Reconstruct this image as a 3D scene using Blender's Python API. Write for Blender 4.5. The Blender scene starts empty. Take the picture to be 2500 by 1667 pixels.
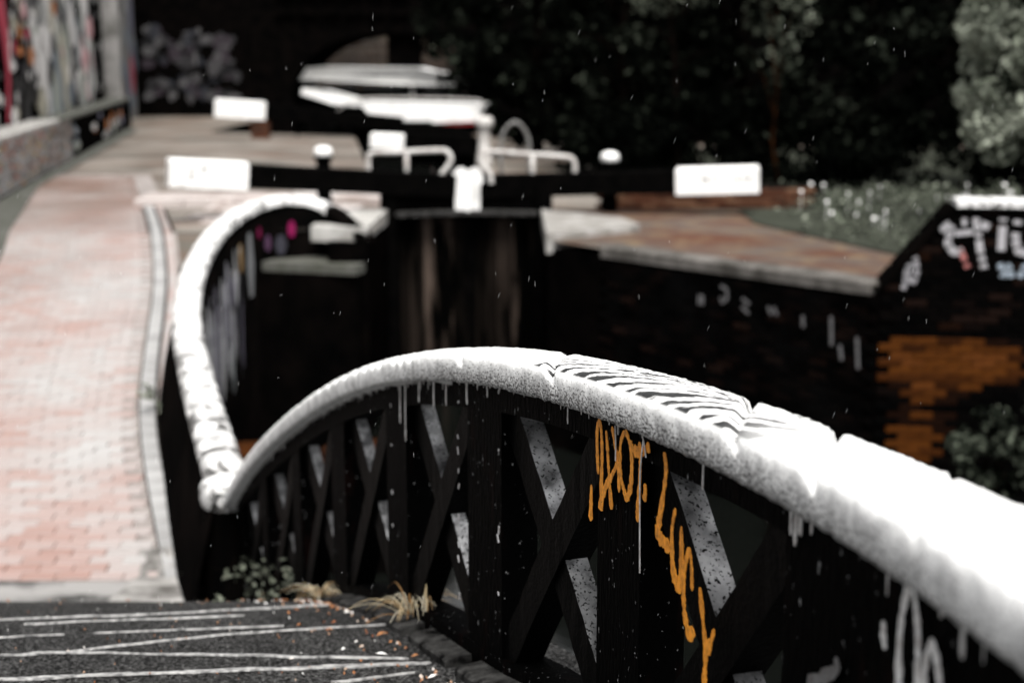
import bpy, math, random
import numpy as np
from mathutils import Vector, Matrix, noise

rnd = random.Random(11)
npr = np.random.default_rng(5)
SC = bpy.context.scene
COL = SC.collection
R = math.radians

# ------------------------------------------------------------------ camera, sky, sun, exposure
cd = bpy.data.cameras.new('camera')
cam = bpy.data.objects.new('camera', cd)
COL.objects.link(cam)
cam.location = (0, 0, 0)
cam.rotation_euler = (R(90 - 11.1), 0, 0)
cd.sensor_width = 36
cd.lens = 50
cd.clip_start = 0.05
cd.clip_end = 1500
cd.dof.use_dof = True
cd.dof.focus_distance = 3.15
cd.dof.aperture_fstop = 2.3
cd.dof.aperture_blades = 0
SC.camera = cam

SUN_EL, SUN_AZ = 62, 168          # high, soft light through cloud; azimuth measured from +Y towards +X
world = bpy.data.worlds.new('World')
SC.world = world
world.use_nodes = True
wn = world.node_tree
for n in list(wn.nodes):
    wn.nodes.remove(n)
sky = wn.nodes.new('ShaderNodeTexSky')
sky.sky_type = 'NISHITA'
sky.sun_disc = False
sky.sun_elevation = R(SUN_EL)
sky.sun_rotation = R(SUN_AZ)
sky.air_density = 1.0
sky.dust_density = 3.0
hs = wn.nodes.new('ShaderNodeHueSaturation')   # cloud cover: the sky is grey, not blue
hs.inputs['Saturation'].default_value = 0.08
bg = wn.nodes.new('ShaderNodeBackground')
bg.inputs['Strength'].default_value = 0.06
wo = wn.nodes.new('ShaderNodeOutputWorld')
wn.links.new(sky.outputs[0], hs.inputs['Color'])
wn.links.new(hs.outputs[0], bg.inputs['Color'])
wn.links.new(bg.outputs[0], wo.inputs['Surface'])

sl = bpy.data.lights.new('sun', 'SUN')
sl.energy = 1.5
sl.angle = R(25)
sl.color = (1.0, 0.97, 0.93)
sun = bpy.data.objects.new('sun', sl)
COL.objects.link(sun)
sun.rotation_euler = (R(90 - SUN_EL), 0, R(180 - SUN_AZ))

SC.view_settings.view_transform = 'Standard'
SC.view_settings.look = 'None'
SC.view_settings.exposure = 1.9
SC.view_settings.gamma = 1.0
SC.view_settings.use_curve_mapping = False
SC.cycles.max_bounces = 5
SC.cycles.diffuse_bounces = 3
SC.cycles.glossy_bounces = 3
SC.cycles.use_denoising = True

# ------------------------------------------------------------------ node materials
class NT:
    def __init__(s, name):
        s.m = bpy.data.materials.new(name)
        s.m.use_nodes = True
        s.t = s.m.node_tree
        s.b = s.t.nodes['Principled BSDF']
        s.tc = None

    def coord(s, kind='Object'):
        if s.tc is None:
            s.tc = s.t.nodes.new('ShaderNodeTexCoord')
        return s.tc.outputs[kind]

    def link(s, a, b):
        s.t.links.new(a, b)

    def setin(s, sock, v):
        if isinstance(v, bpy.types.NodeSocket):
            s.link(v, sock)
        elif isinstance(v, (tuple, list)) and len(v) == 3 and sock.type == 'RGBA':
            sock.default_value = (*v, 1)
        else:
            sock.default_value = v

    def scalev(s, vec, sc):
        n = s.t.nodes.new('ShaderNodeMapping')
        s.link(vec, n.inputs['Vector'])
        n.inputs['Scale'].default_value = sc
        return n.outputs[0]

    def noise(s, scale, detail=4, vec=None, rough=0.55, dist=0.0):
        n = s.t.nodes.new('ShaderNodeTexNoise')
        n.inputs['Scale'].default_value = scale
        n.inputs['Detail'].default_value = detail
        n.inputs['Roughness'].default_value = rough
        n.inputs['Distortion'].default_value = dist
        s.link(vec if vec is not None else s.coord(), n.inputs['Vector'])
        return n.outputs[0]

    def ramp(s, f, stops, interp='LINEAR'):
        n = s.t.nodes.new('ShaderNodeValToRGB')
        cr = n.color_ramp
        cr.interpolation = interp
        while len(cr.elements) < len(stops):
            cr.elements.new(0.5)
        for e, (p, c) in zip(cr.elements, stops):
            e.position = p
            e.color = (c, c, c, 1) if not isinstance(c, (tuple, list)) else (*c, 1)
        s.link(f, n.inputs[0])
        return n.outputs[0]

    def mix(s, f, a, b, mode='MIX'):
        n = s.t.nodes.new('ShaderNodeMix')
        n.data_type = 'RGBA'
        n.blend_type = mode
        s.setin(n.inputs[0], f)
        s.setin(n.inputs[6], a)
        s.setin(n.inputs[7], b)
        return n.outputs[2]

    def math(s, op, a, b=0.5, c=None):
        n = s.t.nodes.new('ShaderNodeMath')
        n.operation = op
        s.setin(n.inputs[0], a)
        s.setin(n.inputs[1], b)
        if c is not None:
            s.setin(n.inputs[2], c)
        return n.outputs[0]

    def mrange(s, v, a, b, c=0.0, d=1.0):
        n = s.t.nodes.new('ShaderNodeMapRange')
        n.interpolation_type = 'SMOOTHSTEP'
        s.setin(n.inputs[0], v)
        for i, q in zip((1, 2, 3, 4), (a, b, c, d)):
            n.inputs[i].default_value = q
        return n.outputs[0]

    def attr(s, name, out='Fac'):
        n = s.t.nodes.new('ShaderNodeAttribute')
        n.attribute_name = name
        return n.outputs[out]

    def sep(s, vec):
        n = s.t.nodes.new('ShaderNodeSeparateXYZ')
        s.link(vec, n.inputs[0])
        return n.outputs

    def comb(s, x, y, z=0.0):
        n = s.t.nodes.new('ShaderNodeCombineXYZ')
        for i, q in enumerate((x, y, z)):
            s.setin(n.inputs[i], q)
        return n.outputs[0]

    def out(s, color, rough=0.7, spec=0.3, bump=None, bstr=0.3, bdist=0.01, metal=0.0):
        s.setin(s.b.inputs['Base Color'], color)
        s.setin(s.b.inputs['Roughness'], rough)
        s.setin(s.b.inputs['Specular IOR Level'], spec)
        s.b.inputs['Metallic'].default_value = metal
        if bump is not None:
            n = s.t.nodes.new('ShaderNodeBump')
            n.inputs['Strength'].default_value = bstr
            n.inputs['Distance'].default_value = bdist
            s.link(bump, n.inputs['Height'])
            s.link(n.outputs[0], s.b.inputs['Normal'])
        return s.m


def simple(name, c1, c2, scale=6, rough=0.7, spec=0.25, bscale=60, bstr=0.3, bdist=0.006, stretch=None):
    t = NT(name)
    v = t.scalev(t.coord(), stretch) if stretch else t.coord()
    f = t.noise(scale, 6, v)
    c = t.mix(t.ramp(f, [(0.35, 0.0), (0.65, 1.0)]), c1, c2)
    return t.out(c, rough, spec, t.noise(bscale, 4, v), bstr, bdist)


def tinted(name, stops, rough=0.75, spec=0.25, dirt=(0.05, 0.045, 0.04), dirt_amt=0.5, scale=3.0, bscale=70, bstr=0.35):
    """per-face 'tint' attribute picks the colour; noise lays dirt over it"""
    t = NT(name)
    c = t.ramp(t.attr('tint'), stops)
    f = t.ramp(t.noise(scale, 6), [(0.42, 0.0), (0.68, 1.0)])
    f2 = t.noise(bscale * 0.6, 5)
    c = t.mix(t.math('MULTIPLY', f, dirt_amt), c, dirt)
    c = t.mix(t.math('MULTIPLY', f2, 0.45), c, t.mix(1.0, c, (0.45, 0.45, 0.45), 'MULTIPLY'))
    return t.out(c, rough, spec, t.noise(bscale, 5), bstr, 0.004)


M = {}
# asphalt: dark, wet, coarse aggregate
t = NT('wet_asphalt')
a1 = t.noise(85, 4, None, 0.7)
a2 = t.noise(3.0, 5)
grit = t.ramp(a1, [(0.40, (0.0012, 0.0012, 0.0012)), (0.50, (0.016, 0.0158, 0.0155)), (0.64, (0.17, 0.169, 0.167))])
c = t.mix(t.ramp(a2, [(0.35, 0.0), (0.7, 0.55)]), grit, (0.006, 0.006, 0.006))
wornpale = t.mrange(t.sep(t.coord())[1], 7.4, 8.5)      # end of the deck is worn pale by feet and silt
c = t.mix(t.math('MULTIPLY', wornpale, t.ramp(t.noise(1.6, 4), [(0.40, 0.05), (0.55, 0.9)])), c, (0.34, 0.33, 0.32))
M['asphalt'] = t.out(c, 0.75, 0.03, a1, 0.9, 0.012)

M['rib'] = simple('worn_rib', (0.50, 0.495, 0.485), (0.10, 0.10, 0.10), 40, 0.6, 0.2, 200, 0.6, 0.006)
M['iron'] = simple('black_iron', (0.0009, 0.0009, 0.0009), (0.0025, 0.002, 0.0018), 5, 0.7, 0.004, 45, 0.7, 0.010, (1.6, 1.6, 0.35))
M['black_wood'] = simple('black_timber', (0.0009, 0.0009, 0.0009), (0.002, 0.0018, 0.0017), 5, 0.8, 0.003, 40, 0.4)
t = NT('white_paint')
d1 = t.ramp(t.noise(4, 7, t.scalev(t.coord(), (1, 1, .6)), 0.7), [(0.54, 0.0), (0.74, 0.7)])
M['white'] = t.out(t.mix(d1, (0.80, 0.795, 0.78), (0.30, 0.285, 0.265)), 0.55, 0.3, t.noise(40, 4), 0.2, 0.005)
M['white_pipe'] = simple('white_pipe_paint', (0.62, 0.61, 0.59), (0.36, 0.33, 0.31), 9, 0.5, 0.3, 50, 0.15)
M['grey_stone'] = simple('pale_stone', (0.46, 0.45, 0.43), (0.27, 0.26, 0.24), 4, 0.6, 0.3, 40, 0.4)
M['quoin'] = simple('grey_quoin_stone', (0.34, 0.33, 0.315), (0.15, 0.14, 0.125), 3.5, 0.7, 0.1, 30, 0.5)
M['kerbstone'] = simple('weathered_coping', (0.14, 0.13, 0.12), (0.045, 0.042, 0.037), 3, 0.7, 0.1, 30, 0.5)
M['stone_dark'] = simple('dark_stone', (0.002, 0.002, 0.002), (0.055, 0.054, 0.052), 16, 0.65, 0.02, 60, 0.6, 0.01)
M['ledge'] = simple('mossy_ledge', (0.10, 0.10, 0.09), (0.05, 0.052, 0.04), 5, 0.7, 0.2, 40, 0.5)

# braces of the cast-iron lattice: sky light on up-facing edges is painted in pale
t = NT('flecked_iron')
geo = t.t.nodes.new('ShaderNodeNewGeometry')
up = t.mrange(t.sep(geo.outputs['True Normal'])[2], 0.18, 0.45)
holes = t.ramp(t.noise(130, 3), [(0.38, 0.0), (0.43, 1.0)])
big = t.ramp(t.noise(9, 5), [(0.20, 0.0), (0.40, 1.0)])
low_ = t.ramp(t.noise(2.6, 3), [(0.40, 0.22), (0.58, 1.0)])      # rail shade and open sky painted in as dull and bright patches
pale = t.mix(t.ramp(t.noise(13, 5), [(0.35, 0.0), (0.65, 1.0)]), (0.10, 0.10, 0.102), (0.62, 0.62, 0.625))
pale = t.mix(1.0, pale, low_, 'MULTIPLY')
f = t.math('MULTIPLY', up, t.math('MULTIPLY', holes, big))
c = t.mix(f, (0.001, 0.001, 0.001), pale)
M['brace'] = t.out(c, 0.55, 0.02, t.noise(70, 4), 0.5, 0.006)

# plates: black, streaky, a few pale flecks painting in wet glints, and faint rust
t = NT('streaked_black_iron')
v = t.scalev(t.coord(), (1, 1, 0.28))
st = t.noise(70, 4, v)
rust = t.ramp(t.noise(9, 5, v), [(0.60, 0.0), (0.78, 1.0)])
c = t.mix(rust, (0.0009, 0.0009, 0.0009), (0.008, 0.0032, 0.0028))
fl = t.ramp(t.noise(70, 3, t.scalev(t.coord(), (1, 1, 0.6))), [(0.685, 0.0), (0.73, 1.0)])
c = t.mix(fl, c, (0.22, 0.22, 0.22))
M['plate'] = t.out(c, 0.6, 0.008, st, 0.8, 0.008)

# the white parapet rail (UV: u = metres along, v = metres round the profile from the inner lower edge)
t = NT('worn_white_rail_paint')
uv = t.sep(t.coord('UV'))
u, vv = uv[0], uv[1]
vp = t.math('MAXIMUM', t.math('DIVIDE', t.math('SUBTRACT', vv, 0.105), 0.23), 0.0)   # 0 at the inner edge, 1 at the back
ph = t.math('ADD', u, t.math('MULTIPLY', t.math('POWER', vp, 1.5), 0.40))
wob = t.noise(1.0, 3, t.comb(t.math('MULTIPLY', u, 5.0), t.math('MULTIPLY', vv, 9.0)))
wob2 = t.noise(1.0, 3, t.comb(t.math('MULTIPLY', ph, 9.0), t.math('MULTIPLY', vv, 2.0), 7.0))
ph = t.math('ADD', ph, t.math('MULTIPLY', t.math('SUBTRACT', wob, 0.5), 0.10))
sn = t.math('SINE', t.math('ADD', t.math('MULTIPLY', ph, 72.0), t.math('MULTIPLY', wob2, 9.0)))
grain = t.noise(1.0, 4, t.comb(t.math('MULTIPLY', ph, 170.0), t.math('MULTIPLY', vv, 10.0), 1.0), 0.65)
patchy = t.noise(1.0, 3, t.comb(t.math('MULTIPLY', ph, 7.0), t.math('MULTIPLY', vv, 11.0), 4.0))
hook = t.mrange(vp, 0.45, 0.06, 0.0, 0.75)
bsum = t.math('ADD', t.math('ADD', sn, hook), t.math('ADD', t.math('MULTIPLY', t.math('SUBTRACT', grain, 0.5), 4.2), t.math('MULTIPLY', t.math('SUBTRACT', patchy, 0.5), 3.6)))
bm = t.mrange(bsum, 0.30, 0.60)
far_end = t.math('ADD', 3.34, t.math('MULTIPLY', vp, -0.10))
win = t.math('MULTIPLY', t.mrange(u, 1.95, 2.35), t.mrange(t.math('SUBTRACT', far_end, u), 0.0, 0.08))
vw = t.math('MULTIPLY', t.mrange(vp, 0.0, 0.05), t.mrange(vp, 1.25, 0.95))
bm = t.math('MULTIPLY', bm, t.math('MULTIPLY', win, vw))
spk = t.noise(1.0, 3, t.comb(t.math('MULTIPLY', u, 95.0), t.math('MULTIPLY', vv, 120.0), 5.0), 0.75)
dens = t.math('MULTIPLY', t.mrange(vv, 0.115, 0.015), t.math('MULTIPLY', t.mrange(u, 5.2, 3.9, 0.25, 1.0), t.mrange(u, 0.8, 2.2, 0.35, 1.0)))
sp = t.mrange(t.math('ADD', spk, t.math('MULTIPLY', dens, 0.15)), 0.60, 0.69)
sp = t.math('MULTIPLY', sp, t.mrange(vv, 0.125, 0.09))
stain = t.ramp(t.noise(1.0, 5, t.comb(t.math('MULTIPLY', u, 22.0), t.math('MULTIPLY', vv, 9.0), 2.0), 0.65), [(0.42, 0.0), (0.66, 0.75)])
stain = t.math('MULTIPLY', stain, t.mrange(vv, 0.13, 0.05))
c = t.mix(stain, (0.84, 0.84, 0.83), (0.30, 0.30, 0.30))
c = t.mix(sp, c, (0.045, 0.045, 0.045))
c = t.mix(bm, c, (0.012, 0.012, 0.012))
M['rail'] = t.out(c, 0.5, 0.3, t.noise(130, 4), 0.35, 0.004)

# white paint on the wing wall's coping: scuffed and stained
t = NT('stained_coping_paint')
s1 = t.ramp(t.noise(6, 6, None, 0.68, 0.8), [(0.44, 0.0), (0.62, 1.0)])
geo = t.t.nodes.new('ShaderNodeNewGeometry')
side = t.mrange(t.sep(geo.outputs['Normal'])[2], 0.985, 0.70)      # blotches come out stronger on the flanks
s2 = t.math('ADD', t.math('MULTIPLY', side, 0.75), t.math('ADD', t.ramp(t.noise(1.4, 3), [(0.38, 0.0), (0.70, 0.6)]), t.mrange(t.sep(t.coord())[1], 12.5, 8.6, 0.0, 0.55)))
c = t.mix(t.math('MULTIPLY', s1, s2), (0.70, 0.695, 0.685), (0.05, 0.048, 0.046))
M['coping'] = t.out(c, 0.6, 0.25, t.noise(60, 4), 0.4, 0.006)

BR = [(0.0, (0.30, 0.18, 0.15)), (0.22, (0.335, 0.235, 0.21)), (0.5, (0.36, 0.305, 0.288)), (0.78, (0.375, 0.356, 0.345)), (1.0, (0.41, 0.402, 0.395))]
t = NT('wet_brick_pavers')
c = t.ramp(t.attr('tint'), BR)
f = t.ramp(t.noise(1.5, 6), [(0.42, 0.0), (0.68, 0.6)])
c = t.mix(f, c, (0.25, 0.225, 0.215))
c = t.mix(t.math('MULTIPLY', t.noise(36, 5), 0.45), c, t.mix(1.0, c, (0.45, 0.45, 0.45), 'MULTIPLY'))
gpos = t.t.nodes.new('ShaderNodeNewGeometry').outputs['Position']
far_shade = t.math('MULTIPLY', t.mrange(t.sep(gpos)[1], 14.0, 26.0, 0.0, 0.95), t.ramp(t.noise(0.55, 5, gpos), [(0.30, 0.15), (0.62, 1.0)]))  # brown dirt tone growing with distance; weaker far skylight is painted into it
c = t.mix(far_shade, c, (0.125, 0.066, 0.042))
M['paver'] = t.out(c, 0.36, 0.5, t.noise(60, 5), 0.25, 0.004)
M['mortar'] = simple('paver_bed', (0.17, 0.15, 0.14), (0.30, 0.27, 0.255), 3, 0.6, 0.3)
M['kerb_grey'] = tinted('grey_setts', [(0.0, (0.27, 0.268, 0.265)), (1.0, (0.39, 0.387, 0.383))], 0.5, 0.3, (0.17, 0.165, 0.16), 0.5, 3)
M['slab'] = tinted('pale_paving', [(0.0, (0.46, 0.40, 0.38)), (0.6, (0.54, 0.49, 0.47)), (1.0, (0.60, 0.57, 0.55))], 0.55, 0.25, (0.17, 0.12, 0.095), 0.85, 1.7)
M['soot_brick'] = tinted('sooty_brick', [(0.0, (0.0008, 0.0008, 0.0008)), (0.7, (0.0018, 0.0015, 0.0014)), (0.92, (0.005, 0.003, 0.0025)), (1.0, (0.012, 0.0065, 0.005))], 0.8, 0.003, (0.004, 0.004, 0.004), 0.6, 2)
M['orange_brick'] = tinted('wet_orange_brick', [(0.0, (0.008, 0.003, 0.0015)), (0.3, (0.042, 0.013, 0.003)), (0.7, (0.085, 0.027, 0.005)), (0.92, (0.10, 0.033, 0.012)), (1.0, (0.15, 0.10, 0.085))], 0.75, 0.02, (0.002, 0.002, 0.002), 1.0, 3.4)
M['dim_brick'] = tinted('dim_brown_brick', [(0.0, (0.030, 0.022, 0.017)), (0.6, (0.05, 0.036, 0.028)), (1.0, (0.085, 0.07, 0.055))], 0.8, 0.02, (0.012, 0.011, 0.010), 0.7, 0.6)
M['red_brick'] = tinted('old_red_brick', [(0.0, (0.045, 0.018, 0.011)), (0.5, (0.085, 0.034, 0.019)), (1.0, (0.14, 0.075, 0.045))], 0.75, 0.05, (0.02, 0.015, 0.012), 0.8, 2)
M['grey_brick'] = tinted('painted_grey_brick', [(0.0, (0.10, 0.095, 0.09)), (0.5, (0.30, 0.29, 0.28)), (0.8, (0.42, 0.41, 0.41)), (0.95, (0.40, 0.16, 0.12)), (1.0, (0.45, 0.30, 0.12))], 0.7, 0.2, (0.05, 0.05, 0.04), 0.8, 1.6)
M['soot'] = simple('sooty_masonry', (0.0008, 0.0008, 0.0008), (0.0026, 0.002, 0.0018), 2.5, 0.85, 0.002, 25, 0.5)
M['dirt'] = simple('dark_soil', (0.0018, 0.0017, 0.0014), (0.013, 0.0115, 0.0095), 6, 0.85, 0.01, 40, 0.8, 0.02)
M['silt'] = simple('pale_silt', (0.34, 0.33, 0.315), (0.06, 0.055, 0.05), 4.5, 0.8, 0.2, 50, 0.6, 0.01)

# far and side ground: beige paving, olive algae and brown dirt, with weak far skylight put into the tone
t = NT('bank_ground')
g1 = t.ramp(t.noise(0.5, 6), [(0.38, 0.0), (0.62, 1.0)])
g2 = t.ramp(t.noise(0.9, 5, t.scalev(t.coord(), (0.5, 1.6, 1))), [(0.45, 0.0), (0.7, 1.0)])
c = t.mix(g1, (0.20, 0.18, 0.158), (0.085, 0.078, 0.065))
c = t.mix(t.math('MULTIPLY', g2, 0.85), c, (0.095, 0.046, 0.025))
M['bank'] = t.out(c, 0.6, 0.2, t.noise(20, 5), 0.3, 0.01)

t = NT('right_path')
g1 = t.ramp(t.noise(0.9, 5, t.scalev(t.coord(), (0.7, 1.3, 1))), [(0.36, 0.0), (0.62, 1.0)])
g2 = t.ramp(t.noise(3.2, 5), [(0.50, 0.0), (0.72, 1.0)])
c = t.mix(g1, (0.075, 0.030, 0.017), (0.085, 0.074, 0.064))
c = t.mix(g2, c, (0.15, 0.105, 0.062))
M['rpath'] = t.out(c, 0.65, 0.12, t.noise(18, 5), 0.4, 0.012)

t = NT('turf')
c = t.mix(t.noise(1.2, 5), (0.02, 0.023, 0.017), (0.05, 0.054, 0.042))
M['turf'] = t.out(c, 0.8, 0.05, t.noise(40, 4), 0.6, 0.02)

t = NT('canal_water')
M['water'] = t.out((0.003, 0.0035, 0.003), 0.08, 0.35, t.noise(3.0, 3), 0.05, 0.05)

t = NT('leaf')
col = t.ramp(t.attr('tint'), [(0.0, (0.0007, 0.0009, 0.0007)), (0.60, (0.0014, 0.0019, 0.0013)), (0.86, (0.018, 0.022, 0.016)), (1.0, (0.075, 0.086, 0.065))])
M['leaf_dark'] = t.out(col, 0.7, 0.008)
t = NT('pale_leaf')
col = t.ramp(t.attr('tint'), [(0.0, (0.004, 0.005, 0.004)), (0.40, (0.018, 0.021, 0.0155)), (0.75, (0.11, 0.124, 0.094)), (1.0, (0.27, 0.29, 0.235))])
M['leaf_pale'] = t.out(col, 0.65, 0.02)
t = NT('weed_leaf')
col = t.ramp(t.attr('tint'), [(0.0, (0.03, 0.035, 0.025)), (0.6, (0.15, 0.165, 0.125)), (0.85, (0.28, 0.29, 0.23)), (1.0, (0.30, 0.13, 0.02))])
M['leaf_weed'] = t.out(col, 0.55, 0.2)
t = NT('dry_blade')
col = t.ramp(t.attr('tint'), [(0.0, (0.30, 0.16, 0.06)), (0.5, (0.50, 0.40, 0.24)), (1.0, (0.62, 0.58, 0.46))])
M['dry'] = t.out(col, 0.7, 0.2)
t = NT('litter')
col = t.ramp(t.attr('tint'), [(0.0, (0.16, 0.05, 0.02)), (0.5, (0.34, 0.15, 0.06)), (0.8, (0.42, 0.30, 0.22)), (1.0, (0.7, 0.69, 0.67))])
M['litter'] = t.out(col, 0.6, 0.25)
M['bark'] = simple('bark', (0.0015, 0.0013, 0.0012), (0.006, 0.004, 0.003), 8, 0.85, 0.005, 30, 0.8, 0.02)
M['bark_rust'] = simple('ruddy_bark', (0.0015, 0.0012, 0.001), (0.026, 0.0105, 0.004), 5, 0.85, 0.01, 30, 0.8, 0.02)

# sprayed colour, one tint colour per stroke
t = NT('spray_paint')
ca = t.attr('paint', 'Color')
w_ = t.ramp(t.noise(55, 6, None, 0.7), [(0.40, 0.0), (0.72, 1.3)])
c = t.mix(t.math('MULTIPLY', w_, 0.8), ca, t.mix(1.0, ca, (0.42, 0.36, 0.34), 'MULTIPLY'))
bare_ = t.ramp(t.noise(150, 4, None, 0.7), [(0.60, 0.0), (0.68, 0.85)])
c = t.mix(bare_, c, (0.004, 0.004, 0.004))
M['spray'] = t.out(c, 0.55, 0.25, t.noise(60, 4), 0.4, 0.004)

# gate planks: tarred black, some with bare brown weathered streaks
t = NT('gate_plank')
v = t.scalev(t.coord(), (3.2, 3.2, 0.45))
f = t.ramp(t.noise(1.0, 6, v), [(0.46, 0.0), (0.62, 1.0)])
f = t.math('MULTIPLY', f, t.attr('tint'))
c = t.mix(f, (0.0009, 0.0009, 0.0008), (0.10, 0.075, 0.061))
M['plank'] = t.out(c, 0.8, 0.003, t.noise(20, 5, v), 0.5, 0.01)

t = NT('window_glass')
M['glass'] = t.out((0.006, 0.007, 0.008), 0.15, 0.4)
M['red_trim'] = simple('red_trim', (0.25, 0.012, 0.012), (0.12, 0.008, 0.008), 4, 0.5, 0.3)
t = NT('raindrop')
M['drop'] = t.out((0.8, 0.8, 0.8), 0.25, 0.5)


# ------------------------------------------------------------------ mesh helpers
class MB:
    def __init__(s):
        s.v, s.f, s.t, s.uv, s.c = [], [], [], [], []

    def add(s, vs, fs, tint=0.5, uvs=None, col=None):
        o = len(s.v)
        s.v.extend(vs)
        for f in fs:
            s.f.append(tuple(i + o for i in f))
            s.t.append(tint)
            s.c.append(col)
            if uvs is not None:
                s.uv.append([uvs[i] for i in f])
        return s

    def box(s, c, ax, ay, az, size, ch=0.0, tint=0.5, col=None):
        """box about c with axes; ch chamfers the +az rim"""
        c, ax, ay, az = Vector(c), Vector(ax), Vector(ay), Vector(az)
        hx, hy, hz = size[0] / 2, size[1] / 2, size[2] / 2
        def rect(z, e):
            return [tuple(c + ax * (sx * (hx - e)) + ay * (sy * (hy - e)) + az * z) for sx, sy in ((-1, -1), (1, -1), (1, 1), (-1, 1))]
        if ch <= 0:
            vs = rect(-hz, 0) + rect(hz, 0)
            fs = [(3, 2, 1, 0), (4, 5, 6, 7)] + [(i, (i + 1) % 4, 4 + (i + 1) % 4, 4 + i) for i in range(4)]
        else:
            vs = rect(-hz, 0) + rect(hz - ch, 0) + rect(hz, ch)
            fs = [(3, 2, 1, 0), (8, 9, 10, 11)]
            for k in (0, 4):
                fs += [(k + i, k + (i + 1) % 4, k + 4 + (i + 1) % 4, k + 4 + i) for i in range(4)]
        return s.add(vs, fs, tint, None, col)

    def prism(s, pts, d, tint=0.5, col=None):
        """closed outline pts (3-D, planar) extruded by vector d"""
        n = len(pts)
        d = Vector(d)
        vs = [tuple(p) for p in pts] + [tuple(Vector(p) + d) for p in pts]
        fs = [tuple(range(n - 1, -1, -1)), tuple(range(n, 2 * n))] + [(i, (i + 1) % n, n + (i + 1) % n, n + i) for i in range(n)]
        return s.add(vs, fs, tint, None, col)

    def tube(s, pts, rad, seg=8, tint=0.5, cap=True):
        pts = [Vector(p) for p in pts]
        n = len(pts)
        rads = rad if isinstance(rad, (list, tuple)) else [rad] * n
        vs, fs = [], []
        prev = None
        for i, p in enumerate(pts):
            d = (pts[min(i + 1, n - 1)] - pts[max(i - 1, 0)]).normalized()
            ref = prev if prev is not None else (Vector((0, 0, 1)) if abs(d.z) < 0.9 else Vector((1, 0, 0)))
            a = d.cross(ref).normalized()
            b = a.cross(d).normalized()
            prev = b
            for k in range(seg):
                th = 2 * math.pi * k / seg
                vs.append(tuple(p + a * (math.cos(th) * rads[i]) + b * (math.sin(th) * rads[i])))
        for i in range(n - 1):
            for k in range(seg):
                fs.append((i * seg + k, i * seg + (k + 1) % seg, (i + 1) * seg + (k + 1) % seg, (i + 1) * seg + k))
        if cap:
            fs.append(tuple(range(seg - 1, -1, -1)))
            fs.append(tuple(range((n - 1) * seg, n * seg)))
        return s.add(vs, fs, tint)

    def lathe(s, base, prof, seg=20, tint=0.5):
        base = Vector(base)
        vs, fs = [], []
        for r, z in prof:
            for k in range(seg):
                a = 2 * math.pi * k / seg
                vs.append((base.x + r * math.cos(a), base.y + r * math.sin(a), base.z + z))
        for i in range(len(prof) - 1):
            for k in range(seg):
                fs.append((i * seg + k, i * seg + (k + 1) % seg, (i + 1) * seg + (k + 1) % seg, (i + 1) * seg + k))
        fs.append(tuple(range((len(prof) - 1) * seg, len(prof) * seg)))
        return s.add(vs, fs, tint)

    def mesh(s, name, mat, smooth=False):
        me = bpy.data.meshes.new(name)
        me.from_pydata(s.v, [], s.f)
        a = me.attributes.new('tint', 'FLOAT', 'FACE')
        a.data.foreach_set('value', s.t)
        if any(q is not None for q in s.c):
            a = me.attributes.new('paint', 'FLOAT_COLOR', 'FACE')
            flat = []
            for q in s.c:
                flat.extend((*(q or (0.5, 0.5, 0.5)), 1.0))
            a.data.foreach_set('color', flat)
        if s.uv:
            l = me.uv_layers.new(name='UVMap')
            flat = []
            for q in s.uv:
                for w in q:
                    flat.extend(w)
            l.data.foreach_set('uv', flat)
        if smooth:
            me.polygons.foreach_set('use_smooth', [True] * len(me.polygons))
        me.materials.append(mat)
        me.update()
        return me


ROOTLOC = {}


def link(o, parent=None):
    COL.objects.link(o)
    if parent is not None:
        o.parent = parent
        # a part stands in world coordinates: undo the Empty's own place (mesh parents already sit at the origin)
        o.matrix_parent_inverse = Matrix.Translation(-ROOTLOC.get(parent.name, Vector((0, 0, 0))))
    return o


def obj(name, mb, mat, parent=None, smooth=False, kind=None, label=None):
    me = mb if isinstance(mb, bpy.types.Mesh) else mb.mesh(name, mat, smooth)
    o = bpy.data.objects.new(name, me)
    link(o, parent)
    if kind:
        o['kind'] = kind
    if label:
        o['label'] = label
    return o


def thing(name, label, cat, loc=(0, 0, 0), group=None):
    o = bpy.data.objects.new(name, None)
    o.location = loc
    o.empty_display_size = 0.1
    COL.objects.link(o)
    ROOTLOC[o.name] = Vector(loc)
    o['label'] = label
    o['category'] = cat
    if group:
        o['group'] = group
    return o


def tag(o, label, cat, group=None):
    o['label'] = label
    o['category'] = cat
    if group:
        o['group'] = group
    return o


def interp(tab, k, x):
    """smooth (Catmull-Rom) lookup in a table of rows, column 0 the key"""
    n = len(tab)
    if x <= tab[0][0]:
        a, b = tab[0], tab[1]
        return a[k] + (b[k] - a[k]) * (x - a[0]) / (b[0] - a[0])
    if x >= tab[-1][0]:
        a, b = tab[-2], tab[-1]
        return b[k] + (b[k] - a[k]) * (x - b[0]) / (b[0] - a[0])
    i = max(j for j in range(n - 1) if tab[j][0] <= x)
    def slope(j):
        if j == 0:
            return (tab[1][k] - tab[0][k]) / (tab[1][0] - tab[0][0])
        if j == n - 1:
            return (tab[-1][k] - tab[-2][k]) / (tab[-1][0] - tab[-2][0])
        return (tab[j + 1][k] - tab[j - 1][k]) / (tab[j + 1][0] - tab[j - 1][0])
    h = tab[i + 1][0] - tab[i][0]
    t_ = (x - tab[i][0]) / h
    m0, m1 = slope(i) * h, slope(i + 1) * h
    return ((2 * t_**3 - 3 * t_**2 + 1) * tab[i][k] + (t_**3 - 2 * t_**2 + t_) * m0 + (-2 * t_**3 + 3 * t_**2) * tab[i + 1][k] + (t_**3 - t_**2) * m1)


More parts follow.
